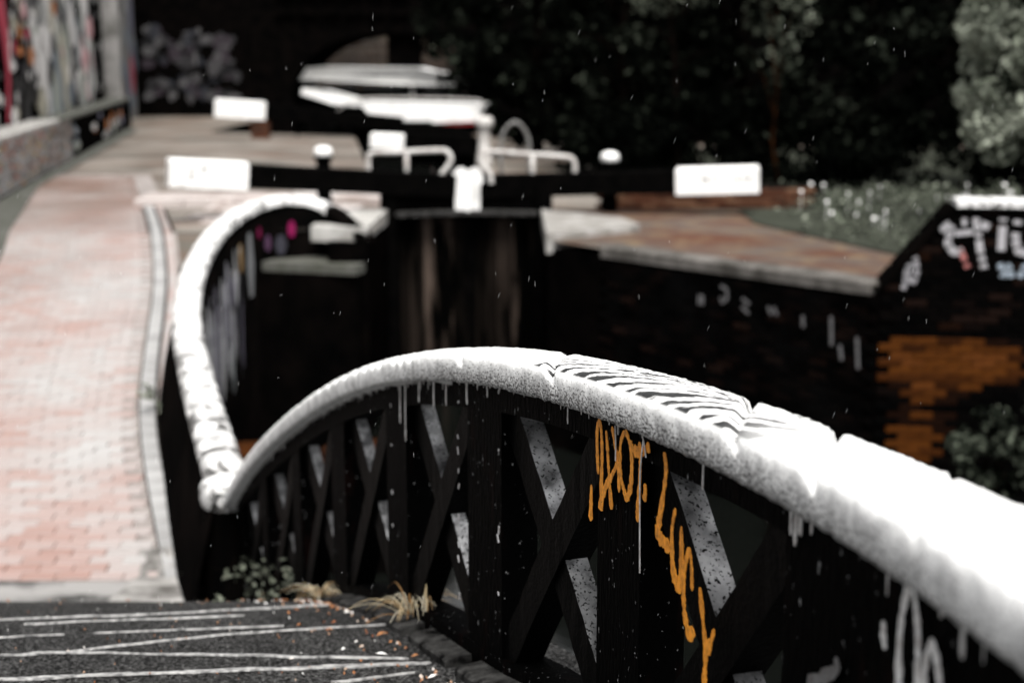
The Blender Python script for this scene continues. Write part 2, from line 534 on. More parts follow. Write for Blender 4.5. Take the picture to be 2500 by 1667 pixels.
def spline(pts, n):
    """dense Catmull-Rom polyline through pts"""
    P_ = [Vector(p) for p in pts]
    out = []
    for i in range(len(P_) - 1):
        p0, p1, p2, p3 = P_[max(i - 1, 0)], P_[i], P_[i + 1], P_[min(i + 2, len(P_) - 1)]
        for k in range(n):
            q = k / n
            out.append(0.5 * ((2 * p1) + (p2 - p0) * q + (2 * p0 - 5 * p1 + 4 * p2 - p3) * q * q + (3 * p1 - p0 - 3 * p2 + p3) * q**3))
    out.append(P_[-1])
    return out


def sheet(name, pts, mat, kind='structure', parent=None):
    mb = MB()
    mb.add([tuple(p) for p in pts], [tuple(range(len(pts)))])
    return obj(name, mb, mat, parent, kind=kind)


def wall_between(mb, path, thick, z0, z1, tint=0.5):
    """upright wall along a plan path (list of (x, y)); z0, z1 numbers or lists; thickness to the right of travel"""
    n = len(path)
    P_ = [Vector((p[0], p[1], 0)) for p in path]
    vs, fs = [], []
    for i, p in enumerate(P_):
        d = (P_[min(i + 1, n - 1)] - P_[max(i - 1, 0)]).normalized()
        nr = Vector((d.y, -d.x, 0)) * thick
        a = z0[i] if isinstance(z0, list) else z0
        b = z1[i] if isinstance(z1, list) else z1
        vs += [(p.x, p.y, a), (p.x, p.y, b), (p.x + nr.x, p.y + nr.y, b), (p.x + nr.x, p.y + nr.y, a)]
    for i in range(n - 1):
        o, q = i * 4, i * 4 + 4
        fs += [(o, q, q + 1, o + 1), (o + 1, q + 1, q + 2, o + 2), (o + 2, q + 2, q + 3, o + 3)]
    fs += [(0, 1, 2, 3), (4 * n - 1, 4 * n - 2, 4 * n - 3, 4 * n - 4)]
    mb.add(vs, fs, tint)
    return mb


BRICKMESH = {}


def brick_variants(key, size, mat, tints, ch=0.006):
    if key not in BRICKMESH:
        L = []
        for tn in tints:
            mb = MB()
            mb.box((0, 0, 0), (1, 0, 0), (0, 1, 0), (0, 0, 1), size, ch, tn)
            L.append(mb.mesh('brick', mat))
        BRICKMESH[key] = L
    return BRICKMESH[key]


def place_brick(me, loc, rot, parent, name='brick'):
    o = bpy.data.objects.new(name, me)
    o.location = loc
    o.rotation_euler = rot
    link(o, parent)
    return o


def ribbon(mb, pts, nrm, width, lift, col, thick=0.0015):
    """flat painted stroke along pts on a surface with normal nrm"""
    pts = [Vector(p) for p in pts]
    nrm = Vector(nrm).normalized()
    n = len(pts)
    ws = width if isinstance(width, (list, tuple)) else [width] * n
    vs, fs = [], []
    for i, p in enumerate(pts):
        d = (pts[min(i + 1, n - 1)] - pts[max(i - 1, 0)])
        d = d.normalized() if d.length > 1e-9 else Vector((0, 0, 1))
        sd = d.cross(nrm).normalized() * ws[i] / 2
        vs += [tuple(p + sd + nrm * lift), tuple(p - sd + nrm * lift), tuple(p + sd + nrm * (lift + thick)), tuple(p - sd + nrm * (lift + thick))]
    for i in range(n - 1):
        o, q = 4 * i, 4 * i + 4
        fs += [(o + 2, o + 3, q + 3, q + 2), (o, q, q + 1, o + 1), (o, o + 2, q + 2, q), (o + 1, q + 1, q + 3, o + 3)]
    e = 4 * (n - 1)
    fs += [(0, 1, 3, 2), (e, e + 2, e + 3, e + 1)]
    mb.add(vs, fs, 0.5, None, col)


def leaf_mesh(name, mat, centres, radii, n, size, bias=0.0, flat=0.0, seed=1):
    """n small leaf faces spread through clumps (numpy)"""
    g = np.random.default_rng(seed)
    centres = np.array(centres, float)
    radii = np.array(radii, float)
    w = radii**2
    k = g.choice(len(centres), n, p=w / w.sum())
    d = g.normal(size=(n, 3))
    d /= np.linalg.norm(d, axis=1)[:, None]
    r = radii[k] * (0.45 + 0.62 * g.random(n) ** 0.6)
    c = centres[k] + d * r[:, None] * np.array([1, 1, 0.85])
    nr = d + g.normal(size=(n, 3)) * 0.7 + np.array([0, 0, flat])
    nr /= np.linalg.norm(nr, axis=1)[:, None]
    a = np.cross(nr, g.normal(size=(n, 3)))
    a /= np.linalg.norm(a, axis=1)[:, None]
    b = np.cross(nr, a)
    sz = size * (0.55 + 0.9 * g.random(n))
    a *= sz[:, None]
    b *= (sz * 0.55)[:, None]
    v = np.empty((n, 4, 3))
    v[:, 0] = c - a
    v[:, 1] = c + b + nr * (sz * 0.12)[:, None]
    v[:, 2] = c + a
    v[:, 3] = c - b + nr * (sz * 0.12)[:, None]
    me = bpy.data.meshes.new(name)
    me.vertices.add(n * 4)
    me.vertices.foreach_set('co', v.reshape(-1))
    me.loops.add(n * 4)
    me.loops.foreach_set('vertex_index', np.arange(n * 4, dtype=np.int32))
    me.polygons.add(n)
    me.polygons.foreach_set('loop_start', np.arange(0, n * 4, 4, dtype=np.int32))
    cl = g.random(len(centres))
    tn = np.clip(0.15 + 0.45 * cl[k] + 0.5 * g.random(n) ** 2 + bias, 0, 1)
    at = me.attributes.new('tint', 'FLOAT', 'FACE')
    at.data.foreach_set('value', tn.astype(np.float32))
    me.materials.append(mat)
    me.update(calc_edges=True)
    return me


def clumps(c, rad, n, rr, seed):
    g = random.Random(seed)
    C, Rr = [], []
    while len(C) < n:
        p = Vector((g.uniform(-1, 1), g.uniform(-1, 1), g.uniform(-1, 1)))
        if p.length > 1 or p.length < 0.35:
            continue
        C.append((c[0] + p.x * rad[0], c[1] + p.y * rad[1], c[2] + p.z * rad[2]))
        Rr.append(g.uniform(*rr))
    return C, Rr


def tree(name, label, cat, base, height, rad, n, size, mat, seed, group=None, bark='bark', lean=0.0, trunk_r=0.16, bias=0.0, low=0.15):
    b = Vector(base)
    t_ = thing(name, label, cat, base, group)
    g = random.Random(seed)
    top = b + Vector((lean, 0, height * 0.8))
    pts = [b + (top - b) * q + Vector((g.uniform(-.08, .08), g.uniform(-.08, .08), 0)) * (1 if q > 0 else 0) for q in (0, .2, .4, .6, .8, 1)]
    mb = MB()
    mb.tube(pts, [trunk_r * (1 - .75 * i / 5) for i in range(6)], 9)
    obj('trunk', mb, M[bark], t_, True)
    mb = MB()
    for i in range(7):
        q = 0.25 + 0.09 * i
        p = b + (top - b) * q
        a = g.uniform(0, 6.28)
        e = p + Vector((math.cos(a) * rad[0] * .75, math.sin(a) * rad[1] * .75, rad[2] * g.uniform(.15, .6)))
        mid = (p + e) / 2 + Vector((0, 0, .15))
        mb.tube([p, mid, e], [trunk_r * .4, trunk_r * .25, trunk_r * .08], 6)
    obj('limbs', mb, M[bark], t_, True)
    cz = b.z + height * (low + (1 - low) / 2)
    C_, R_ = clumps((b.x + lean * .6, b.y, cz), (rad[0], rad[1], height * (1 - low) / 2), 120, (rad[0] * .07, rad[0] * .23), seed)
    obj('crown', leaf_mesh('crown', mat, C_, R_, n, size, bias, 0.3, seed), None, t_)
    return t_


# ------------------------------------------------------------------ shared survey tables (metres; camera at z = 0)
LOCK = -2.12                                         # level of the lock side
RAIL = [(0.2, 0.675, -0.359), (0.6, 0.646, -0.402), (1.1, 0.61, -0.456), (1.6, 0.574, -0.509), (2.0, 0.526, -0.552), (2.5, 0.41, -0.595), (3.0, 0.257, -0.644), (3.5, 0.087, -0.71), (4.0, -0.089, -0.801), (4.5, -0.266, -0.919), (5.0, -0.442, -1.063), (5.5, -0.62, -1.232), (6.0, -0.801, -1.425), (6.5, -0.99, -1.642), (7.0, -1.186, -1.886), (7.5, -1.385, -2.164), (7.9, -1.542, -2.42)]   # y, x, z of the rail top
DECK = [(-4, -1.40), (-2, -1.38), (0, -1.40), (1.5, -1.43), (2.5, -1.51), (3.35, -1.61), (3.7, -1.694), (4.75, -1.925), (5.8, -2.28), (6.8, -2.76), (7.8, -3.12), (8.7, -3.28)]


def railx(y): return interp(RAIL, 1, y)
def railz(y): return interp(RAIL, 2, y)
def deckz(y): return interp(DECK, 1, y)


def towz(y):
    if y < 8.7:
        return deckz(y)
    return min(LOCK, -3.28 + 0.1247 * (y - 8.7))


def inner(y):
    """unit normal of the parapet's inner (camera) face"""
    d = Vector((railx(y + .05) - railx(y - .05), 0.1, 0)).normalized()
    return Vector((-d.y, d.x, 0))


def pp(y, n, z):
    q = inner(y) * n
    return (railx(y) + q.x, y + q.y, z)


WING = [(-1.60, 7.85, -2.34), (-1.692, 8.1, -2.32), (-1.929, 8.9, -2.302), (-2.336, 10.3, -2.226), (-2.835, 12.2, -2.126), (-3.24, 14.4, -2.001), (-3.452, 16.6, -1.871), (-3.318, 18.0, -1.743), (-2.943, 18.6, -1.694), (-2.477, 18.7, -1.784), (-2.124, 18.4, -1.968), (-1.83, 17.98, -2.15)]
WP = spline(WING, 10)


def wingx(y):
    for a, b in zip(WP, WP[1:]):
        if a.y <= y <= b.y:
            return a.x + (b.x - a.x) * (y - a.y) / (b.y - a.y)
    return WP[0].x


def kerbx(y):
    k = [(8.5, -2.17), (8.7, -2.245), (11.7, -3.16), (16.1, -4.1), (21.6, -5.6), (30, -8.0)]
    return interp(k, 1, y)


def leftx(y):
    return float(np.interp(y, [8, 16.6, 24.6, 47], [-5.6, -6.03, -8.2, -12.2]))


# ------------------------------------------------------------------ ground, banks, water
sheet('ground', [(-400, -400, -5.6), (400, -400, -5.6), (400, 600, -5.6), (-400, 600, -5.6)], M['dirt'])
# left bank: rises along the tail of the lock, then level
mb = MB()
ys = [7.6 + .25 * i for i in range(45)]
ys = [y for y in ys if y < 18.6] + [18.7]
vs = []
for y in ys:
    if y > 8.0:
        wx = wingx(y) if y < 16.6 else float(np.interp(y, [16.6, 18, 18.6, 18.7], [-3.452, -3.318, -2.943, -2.5]))
    else:
        wx = -1.6
    vs += [(-60, y, towz(y) - .03), (wx, y, towz(y) - .03)]
fs = [(2 * i, 2 * i + 1, 2 * i + 3, 2 * i + 2) for i in range(len(ys) - 1)]
mb.add(vs, fs)
zz = LOCK - .03
mb.add([(-2.477, 18.7, zz), (-2.124, 18.4, zz), (-1.83, 17.98, zz), (-1.8, 18.7, zz)], [(0, 1, 2, 3)])
mb.add([(-60, 18.7, zz), (-1.8, 18.7, zz), (-1.78, 20.4, zz), (-4.66, 42.5, zz), (-9.5, 45, zz), (-10.5, 120, zz), (-60, 120, zz)], [(0, 1, 2, 3, 4, 5, 6)])
obj('left_bank', mb, M['bank'], kind='structure')
# right bank
mb = MB()
mb.add([(.45, 17.42, zz), (1.06, 16.66, zz), (3.62, 13.8, zz), (6.6, 13.4, zz), (60, 13.0, zz), (60, 120, zz), (4.5, 120, zz), (2.2, 47, zz), (-2.35, 42.5, zz), (.45, 20.4, zz)], [tuple(range(10))])
obj('right_bank', mb, M['bank'], kind='structure')
sheet('right_path', [(.60, 17.45, zz + .012), (1.10, 16.74, zz + .012), (3.62, 13.90, zz + .012), (4.75, 13.85, zz + .012), (4.35, 15.9, zz + .012), (3.25, 19.1, zz + .012), (3.4, 21.0, zz + .012), (.60, 21.0, zz + .012)], M['rpath'])
gr = sheet('lawn', [(4.76, 13.9, zz + .03), (30, 13.9, zz + .03), (40, 36, zz + .03), (2.6, 36, zz + .03), (1.2, 23.5, zz + .03), (3.4, 23.2, zz + .03), (3.27, 19.1, zz + .03), (4.37, 15.9, zz + .03)], M['turf'])
sheet('canal_water', [(-4.2, 2, -4.75), (14, 2, -4.75), (14, 18, -4.75), (2.0, 21.2, -4.75), (-3.6, 21.2, -4.75)], M['water'])
sheet('upper_canal_water', [(-2.0, 20.95, -2.75), (.6, 20.95, -2.75), (-2.3, 42.6, -2.75), (3.5, 48, -2.75), (5, 120, -2.75), (-11, 120, -2.75), (-10.2, 45, -2.75), (-4.7, 42.6, -2.75)], M['water'])

# bridge deck: arched asphalt, open on the left, parapet on the right
mb = MB()
ys = [-3 + .1 * i for i in range(118)]
xs = [-6, -4, -3, -2, -1.5, -1, -.7, -.4]
vs = []
for y in ys:
    e = railx(max(y, .2)) + .30
    e = max(e, -1.65)
    row = [x for x in xs]
    row = [min(x, e - .1) for x in row] + [e]
    vs += [(x, y, deckz(y) + .006 * noise.noise((x * 3, y * 3, 0))) for x in row]
w = len(xs) + 1
fs = [(i * w + k, i * w + k + 1, (i + 1) * w + k + 1, (i + 1) * w + k) for i in range(len(ys) - 1) for k in range(w - 1)]
mb.add(vs, fs)
deck = obj('bridge_deck', mb, M['asphalt'], smooth=True, kind='structure')
# pale worn ribs across the deck
RIBS = [([(-2.6, 4.36), (-1.78, 4.66), (-1.26, 4.84), (-0.71, 5.2)], .034), ([(-1.66, 4.56), (-0.95, 4.77)], .02), ([(-1.37, 4.39), (-0.77, 4.52)], .016), ([(-1.37, 4.09), (-0.99, 4.33), (-0.4, 4.56)], .022), ([(-2.4, 4.0), (-1.55, 4.05), (-1.37, 4.09), (-0.56, 4.03), (-0.31, 4.0)], .022), ([(-2.2, 3.66), (-1.44, 3.74), (-0.89, 3.84), (-0.24, 3.95)], .052), ([(-0.50, 3.69), (-0.28, 3.83)], .022), ([(-1.9, 4.26), (-1.46, 4.37)], .016), ([(-1.5, 3.46), (-0.30, 3.6)], .03)]
for P_, wd in RIBS:
    mb = MB()
    L = spline([(x, y, 0) for x, y in P_], 26)
    L = [Vector((p.x, p.y + .008 * noise.noise((p.x * 7, p.y * 3, 2)), deckz(p.y))) for p in L]
    ws = [wd * 1.15 * max(.12, 0.8 + .9 * noise.noise((p.x * 7, p.y * 9, 4)) + .5 * noise.noise((p.x * 23, p.y * 9, 1))) * (1 if 0 < i < len(L) - 1 else .3) for i, p in enumerate(L)]
    ribbon(mb, L, (0, 0.3, 1), ws, .001, None, .005)
    obj('rib', mb, M['rib'], deck)
# kerb stones at the foot of the parapet
for k, (y0, y1) in enumerate([(5.7, 5.36), (5.28, 4.88), (4.78, 4.40), (4.31, 3.93), (3.84, 3.48), (3.40, 3.0), (2.92, 2.5)]):
    mb = MB()
    vs = []
    for q in range(5):
        y = y0 + (y1 - y0) * q / 4
        j = .006 * noise.noise((y * 9, k, 0))
        for n_, h in ((.14, -.02), (.14 + j, .030), (.125 + j, .040), (.058, .045), (.053, -.02)):
            vs.append(pp(y, n_, deckz(y) + h + (.004 * noise.noise((y * 30, n_ * 30, 1)))))
    fs = [(5 * i + m, 5 * i + m + 1, 5 * i + m + 6, 5 * i + m + 5) for i in range(4) for m in range(4)] + [(4, 3, 2, 1, 0), (20, 21, 22, 23, 24)]
    mb.add(vs, fs)
    obj('kerb_stone', mb, M['stone_dark'], deck)
# stone string course outside the parapet, seen through the lattice
mb = MB()
vs = []
ys = [1 + .2 * i for i in range(34)]
for y in ys:
    for n_, h in ((-.10, -.06), (-.34, -.06), (-.36, -.22), (-.10, -.22)):
        vs.append(pp(y, n_, deckz(y) + h))
fs = [(4 * i + m, 4 * i + (m + 1) % 4, 4 * i + 4 + (m + 1) % 4, 4 * i + 4 + m) for i in range(len(ys) - 1) for m in range(4)]
mb.add(vs, fs)
obj('string_course', mb, M['grey_stone'], deck)
mb = MB()          # outer face of the arch below
vs = []
for y in ys:
    vs += [pp(y, -.12, deckz(y) - .2), pp(y, -.12, -5.5 if (y > 7.2) else min(deckz(y) - .7, deckz(y) - .55 - max(0, (y - 3)) ** 2 * .05))]
mb.add(vs, [(2 * i, 2 * i + 1, 2 * i + 3, 2 * i + 2) for i in range(len(ys) - 1)])
obj('arch_face', mb, M['soot'], deck)

# ------------------------------------------------------------------ towpath of brick pavers
mb = MB()
ys = [8.72 + .3 * i for i in range(64)]
vs = []
for y in ys:
    vs += [(leftx(y) - .1, y, towz(y) - .016), (kerbx(y) + .32, y, towz(y) - .016)]
mb.add(vs, [(2 * i, 2 * i + 1, 2 * i + 3, 2 * i + 2) for i in range(len(ys) - 1)])
tow = obj('towpath', mb, M['mortar'], kind='structure')
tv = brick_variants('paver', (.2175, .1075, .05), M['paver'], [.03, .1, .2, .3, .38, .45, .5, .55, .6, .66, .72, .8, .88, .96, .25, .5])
stuffb = MB()
npart = 0
row = 0
y = 8.78
while y < 27:
    x0, x1 = leftx(y), kerbx(y) - .02
    x0v = max(x0, -(y * .36) - .45)                       # start just outside the frame
    off = (.11 if row % 2 else 0) + .02 * rnd.random()
    nb = int((x1 - x0v) / .222)
    for k in range(nb + 1):
        x = x1 - off - .11 - k * .222
        if x < x0v:
            break
        pn = noise.noise((x * 1.1, y * .55, 3.1)) * .55 + .5 + rnd.uniform(-.22, .22)
        if row < 2 or (row in (14, 15, 26)):
            pn -= .14
        pn = min(max(pn, 0), 1)
        dz = rnd.uniform(-.004, .004)
        loc = (x + rnd.uniform(-.003, .003), y + rnd.uniform(-.003, .003), towz(y) - .025 + dz)
        rot = (.124 + rnd.uniform(-.02, .02) if y < 18 else 0, rnd.uniform(-.02, .02), rnd.uniform(-.015, .015))
        if npart < 300:
            i = min(range(16), key=lambda q: abs([.03, .1, .2, .3, .38, .45, .5, .55, .6, .66, .72, .8, .88, .96, .25, .5][q] - pn))
            place_brick(tv[i], loc, rot, tow)
            npart += 1
        else:
            sl_ = .1247 if y < 18 else 0
            stuffb.box(loc, (1, 0, 0), Vector((0, 1, sl_)).normalized(), Vector((0, -sl_, 1)).normalized(), (.2175, .1075, .05), .004, pn)
    y += .1115
    row += 1
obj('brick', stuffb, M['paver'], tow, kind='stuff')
# edging: a course of grey setts, then a course of pink bricks on end
kv = brick_variants('sett', (.125, .215, .06), M['kerb_grey'], [.1, .3, .5, .65, .8, .95])
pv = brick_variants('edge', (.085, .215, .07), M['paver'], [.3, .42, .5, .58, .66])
y = 8.8
while y < 21.5:
    a = math.atan2(kerbx(y + .1) - kerbx(y - .1), .2)
    sl_ = .124 if y < 18 else 0
    place_brick(rnd.choice(kv), (kerbx(y) + .075, y, towz(y) - .024), (sl_, 0, -a), tow, 'sett')
    place_brick(rnd.choice(pv), (kerbx(y) + .22, y, towz(y) - .02), (sl_, 0, -a), tow, 'brick')
    y += .223
for nm_, o0, o1 in (('edge_joint', -.004, .008), ('edge_joint', .142, .166)):   # dark soil in the long joints
    mb = MB()
    vs = []
    yj = [8.75 + .25 * i for i in range(52)]
    for y in yj:
        vs += [(kerbx(y) + o0, y, towz(y) + .004), (kerbx(y) + o1, y, towz(y) + .004)]
    mb.add(vs, [(2 * i, 2 * i + 1, 2 * i + 3, 2 * i + 2) for i in range(len(yj) - 1)])
    obj(nm_, mb, M['dirt'], tow)
# soil strip between edging and wing wall, pale silt where the deck ends
mb = MB()
vs = []
ys = [8.2 + .2 * i for i in range(48)]
ys = [q for q in ys if q < 16.6]
for y in ys:
    a_, b_ = kerbx(y) + .30, wingx(y) - .10
    for q in range(5):
        x = a_ + (max(b_, a_ + .02) - a_) * q / 4
        vs.append((x, y, towz(y) - .01 + .03 * noise.noise((x * 5, y * 5, 0)) * (1 if 0 < q < 4 else .2)))
mb.add(vs, [(5 * i + k, 5 * i + k + 1, 5 * i + k + 6, 5 * i + k + 5) for i in range(len(ys) - 1) for k in range(4)])
obj('soil_strip', mb, M['dirt'], kind='structure', smooth=True)
mb = MB()
vs = []
for i in range(14):
    y = 7.95 + .1 * i
    for q in range(7):
        x = -2.55 + .13 * q
        x = min(x, wingx(y) - .2)
        vs.append((x, y, towz(y) + .004 + .012 * max(0, noise.noise((x * 4, y * 4, 0))) - (.03 if q == 0 or i in (0, 13) else 0)))
mb.add(vs, [(7 * i + k, 7 * i + k + 1, 7 * i + k + 8, 7 * i + k + 7) for i in range(13) for k in range(6)])
obj('silt_patch', mb, M['silt'], kind='structure', smooth=True)
# verge at the left of the path
mb = MB()
vs = []
ys = [14 + .5 * i for i in range(66)]
for y in ys:
    vs += [(-8.43 - .183 * (y - 24.6) - .05, y, towz(y) + .03), (leftx(y) + .02, y, towz(y) + .006)]
mb.add(vs, [(2 * i, 2 * i + 1, 2 * i + 3, 2 * i + 2) for i in range(len(ys) - 1)])
obj('verge', mb, M['ledge'], kind='structure')

# pale paving beside the lock, a raised strip behind it
pav = sheet('lock_side_paving', [(-5.0, 18.1, zz + .014), (-3.42, 18.1, zz + .014), (-2.9, 18.86, zz + .014), (-1.9, 18.86, zz + .014), (-1.9, 21.2, zz + .014), (-5.6, 21.2, zz + .014)], M['bank'])
for iy in range(7):
    for ix in range(5):
        cx, cy = -2.3 - .76 * ix - (.3 if iy % 2 else 0), 18.6 - .62 * 2 + .62 * iy + .62
        if cy < 18.95 and cx > -3.9:
            continue
        if cx < kerbx(cy) + .75 or cy > 21.4:
            continue
        mb = MB()
        mb.box((cx, cy, zz + .03 + rnd.uniform(-.004, .006)), (1, 0, 0), (0, 1, 0), (0, 0, 1), (.745, .605, .05), .012, rnd.random())
        obj('paving_slab', mb, M['slab'], pav)
for ix in range(5):
    mb = MB()
    mb.box((-2.35 - .74 * ix, 22.1 - .06 * ix, zz + .07), (1, .02, 0), (-.02, 1, 0), (0, 0, 1), (.73, 1.1, .15), .015, rnd.random())
    obj('step_slab', mb, M['slab'], pav)

# ------------------------------------------------------------------ lock walls
cw = thing('lock_wall', 'black wet brick wing wall below the right lock edge with pale coping stones', 'wall', (1.06, 16.66, -4.8))
path = [(.45, 20.5), (.45, 17.42), (1.06, 16.66), (3.62, 13.8)]
mb = MB()
wall_between(mb, [(p[0], p[1]) for p in path], -.5, -5.4, -2.25)
obj('wall', mb, M['soot'], cw)
# bricks of the splayed face (black and soft: joined)
mb = MB()
A, B = Vector((1.06, 16.66, 0)), Vector((3.62, 13.8, 0))
d = (B - A).normalized()
nr = Vector((-d.y, d.x, 0))
nr = nr if nr.y < 0 else -nr
Ltot = (B - A).length
r = 0
z = -2.34
while z > -4.7:
    s = (.11 if r % 2 else 0) + .11
    while s < Ltot - .1:
        c_ = A + d * s + nr * (.006 + rnd.uniform(-.006, .006)) + Vector((0, 0, z))
        mb.box(c_, d, (0, 0, 1), nr, (.215, .065, .05), .006, rnd.random())
        s += .225
    z -= .075
    r += 1
obj('brick', mb, M['soot_brick'], cw, kind='stuff')
s = .02
while s < Ltot - .2:                                   # coping stones along the edge
    l = min(.62, Ltot - s)
    c_ = A + d * (s + l / 2) - nr * .13 + Vector((0, 0, -2.185))
    mb = MB()
    mb.box(c_, d, -nr, (0, 0, 1), (l - .012, .36, .13), .02, rnd.random())
    obj('coping_stone', mb, M['kerbstone'], cw)
    s += l
mb = MB()
mb.prism([(.42, 17.30, -2.30), (1.50, 18.05, -2.30), (1.66, 18.35, -2.30), (1.5, 19.2, -2.30), (.42, 20.3, -2.30)], (0, 0, .24))
obj('quoin_stone', mb, M['quoin'], cw)
# faint old lettering sprayed on the black face
for (s0, z0, pts) in [(1.55, -2.62, [(0, 0), (0, .1), (.05, .1), (.05, 0)]), (1.85, -2.5, [(0, .12), (.08, .1), (.1, 0), (.03, -.06), (.0, .0)]), (2.15, -2.58, [(0, .1), (.1, .06), (0, 0), (.1, -.05)]), (2.5, -2.6, [(0, .08), (.04, .0), (.08, .08), (.12, 0)]), (2.95, -2.66, [(0, .1), (.01, -.02)]), (3.3, -2.72, [(0, .2), (.02, -.1)]), (3.42, -2.9, [(0, .1), (.03, -.05)]), (3.62, -2.85, [(0, .16), (.03, -.16)])]:
    mb = MB()
    ribbon(mb, [A + d * (s0 + p[0]) + Vector((0, 0, z0 + p[1])) + nr * .04 for p in pts], nr, .035, .002, (.16, .16, .165))
    obj('letter_stroke', mb, M['spray'], cw)

# left chamber wall
lw = thing('chamber_wall', 'dark brick wall of the lock chamber left of the gates', 'wall', (-1.8, 18, -5))
mb = MB()
wall_between(mb, [(-1.84, 17.95), (-1.78, 20.45)], -.5, -5.4, -2.24)
wall_between(mb, [(-1.78, 21.1), (-4.66, 42.5), (-9.5, 45), (-10.4, 60)], -.5, -5.4, -2.24)
obj('wall', mb, M['soot'], lw)
for (x0, y0, x1, y1) in [(-1.84, 18.0, -1.81, 19.2), (-1.81, 19.22, -1.78, 20.4)]:
    mb = MB()
    mb.prism([(x0, y0, -2.26), (x0 - .75, y0 + .25, -2.26), (x1 - .75, y1, -2.26), (x1, y1, -2.26)], (0, 0, .19))
    obj('coping_stone', mb, M['grey_stone'], lw)
rw = thing('chamber_wall', 'dark brick wall of the lock chamber behind the right gate', 'wall', (.45, 21, -5))
mb = MB()
wall_between(mb, [(.45, 20.6), (-2.35, 42.5), (2.2, 47), (4.6, 118)], .5, -5.4, -2.2)
obj('wall', mb, M['soot'], rw)

# curved wing wall beside the towpath
ww = thing('wing_wall', 'curved black wing wall with white rounded coping between towpath and lock basin', 'wall', (-1.7, 8.0, -3.2))
n = len(WP)
fr = []
for i, p in enumerate(WP):
    t_ = (WP[min(i + 1, n - 1)] - WP[max(i - 1, 0)])
    t_.z = 0
    t_.normalize()
    fr.append((p, t_, Vector((-t_.y, t_.x, 0))))       # left normal: towpath side
mb = MB()
vs = []
for p, t_, ln in fr:
    g = towz(p.y) if p.y < 17.4 and ln.x < 0 else LOCK
    ob = min(.17, max(0, (p.z - g)) * .22)
    for o_, z_ in ((.10 + ob * 1.15, g - .1), (.10, p.z - .09), (-.10, p.z - .09), (-.12, -5.4)):
        q = p + ln * o_
        vs.append((q.x, q.y, z_))
fs = [(4 * i + k, 4 * i + k + 1, 4 * i + k + 5, 4 * i + k + 4) for i in range(n - 1) for k in range(3)]
mb.add(vs, fs)
obj('wall', mb, M['soot'], ww, True)
# coping: one rounded stone after another
cum = [0]
for a, b in zip(WP, WP[1:]):
    cum.append(cum[-1] + (b - a).length)


def wat(s):
    s = min(max(s, 0), cum[-1] - 1e-6)
    i = max(k for k in range(n - 1) if cum[k] <= s)
    f = (s - cum[i]) / (cum[i + 1] - cum[i])
    a, b = fr[i], fr[i + 1]
    return a[0].lerp(b[0], f), a[1].lerp(b[1], f).normalized(), a[2].lerp(b[2], f).normalized()


PROF = [(-.122, -.12), (-.126, -.065), (-.104, -.027), (-.06, -.006), (0, 0), (.06, -.006), (.104, -.027), (.126, -.065), (.122, -.12)]
s = .30
k = 0
while s < cum[-1] - .1:
    l = .30 if k == 0 else rnd.uniform(.46, .56)
    e = min(s + l, cum[-1])
    mb = MB()
    vs = []
    m_ = 7
    for q in range(m_):
        f = q / (m_ - 1)
        p, t_, ln = wat(s + (e - .024 - s) * f)
        edge = .012 if q in (0, m_ - 1) else 0
        for o_, h in PROF:
            w_ = p + ln * (o_ * (1 - edge * 4)) + Vector((0, 0, h - edge + .006 * noise.noise((p.x * 6 + o_ * 9, p.y * 6, 1))))
            vs.append(tuple(w_))
    P9 = len(PROF)
    fs = [(P9 * i + j, P9 * i + j + 1, P9 * i + P9 + j + 1, P9 * i + P9 + j) for i in range(m_ - 1) for j in range(P9 - 1)]
    fs += [tuple(range(P9 - 1, -1, -1)), tuple(range((m_ - 1) * P9, m_ * P9))]
    mb.add(vs, fs)
    y_ = wat((s + e) / 2)[0]
    bare = y_.x > -2.52 and y_.y > 17
    obj('coping_stone', mb, M['soot'] if bare else M['coping'], ww, True, label='bare blackened coping stone' if bare else None)
    s = e
    k += 1
# junction pier where the wing wall meets the bridge parapet
mb = MB()
mb.lathe((-1.66, 8.0, -3.3), [(.20, 0), (.18, .1), (.155, .14), (.15, .80), (.155, .82)], 22)
obj('pier', mb, M['iron'], ww, True)
mb = MB()
mb.lathe((-1.66, 8.0, -2.50), [(.155, -.04), (.165, .0), (.165, .07), (.15, .10), (.09, .125), (0.02, .13)], 22)
obj('pier_cap', mb, M['coping'], ww, True)
# paint on the basin side of the wing wall
mb = MB()
for i in range(200):
    s = rnd.uniform(2.6, 9.6)
    p, t_, ln = wat(s)
    z1 = p.z - rnd.uniform(.35, 1.1)
    h = rnd.uniform(.25, 1.1)
    wd = rnd.uniform(.05, .22)
    g = rnd.choice([(.50, .51, .53), (.38, .38, .43), (.55, .56, .57), (.20, .19, .25), (.01, .01, .012), (.42, .46, .47), (.01, .01, .01)])
    pts = [p - ln * .122 + Vector((0, 0, z1 - p.z - h * f + 0 * f)) + t_ * (.06 * noise.noise((i, f * 3, 0))) for f in (0, .25, .5, .75, 1)]
    ribbon(mb, pts, -ln, [wd * .3, wd, wd * .8, wd, wd * .2], .002 + .0012 * (i % 9), g)
for (s, dz, wd, h, g) in [(10.35, -.30, .10, .14, (.22, .008, .07)), (11.1, -.34, .12, .2, (.26, .008, .085)), (10.0, -.3, .25, .8, (.25, .26, .27)), (10.6, -.45, .16, .2, (.10, .05, .10)), (10.9, -.5, .2, .25, (.05, .05, .065)), (9.6, -.35, .15, .35, (.40, .26, .12))]:
    p, t_, ln = wat(s)
    pts = [p - ln * .122 + Vector((0, 0, dz - h * f)) for f in (0, .5, 1)]
    ribbon(mb, pts, -ln, [wd * .5, wd, wd * .5], .014, g)
obj('graffiti', mb, M['spray'], ww)
mb = MB()                                              # ledge low on the basin side
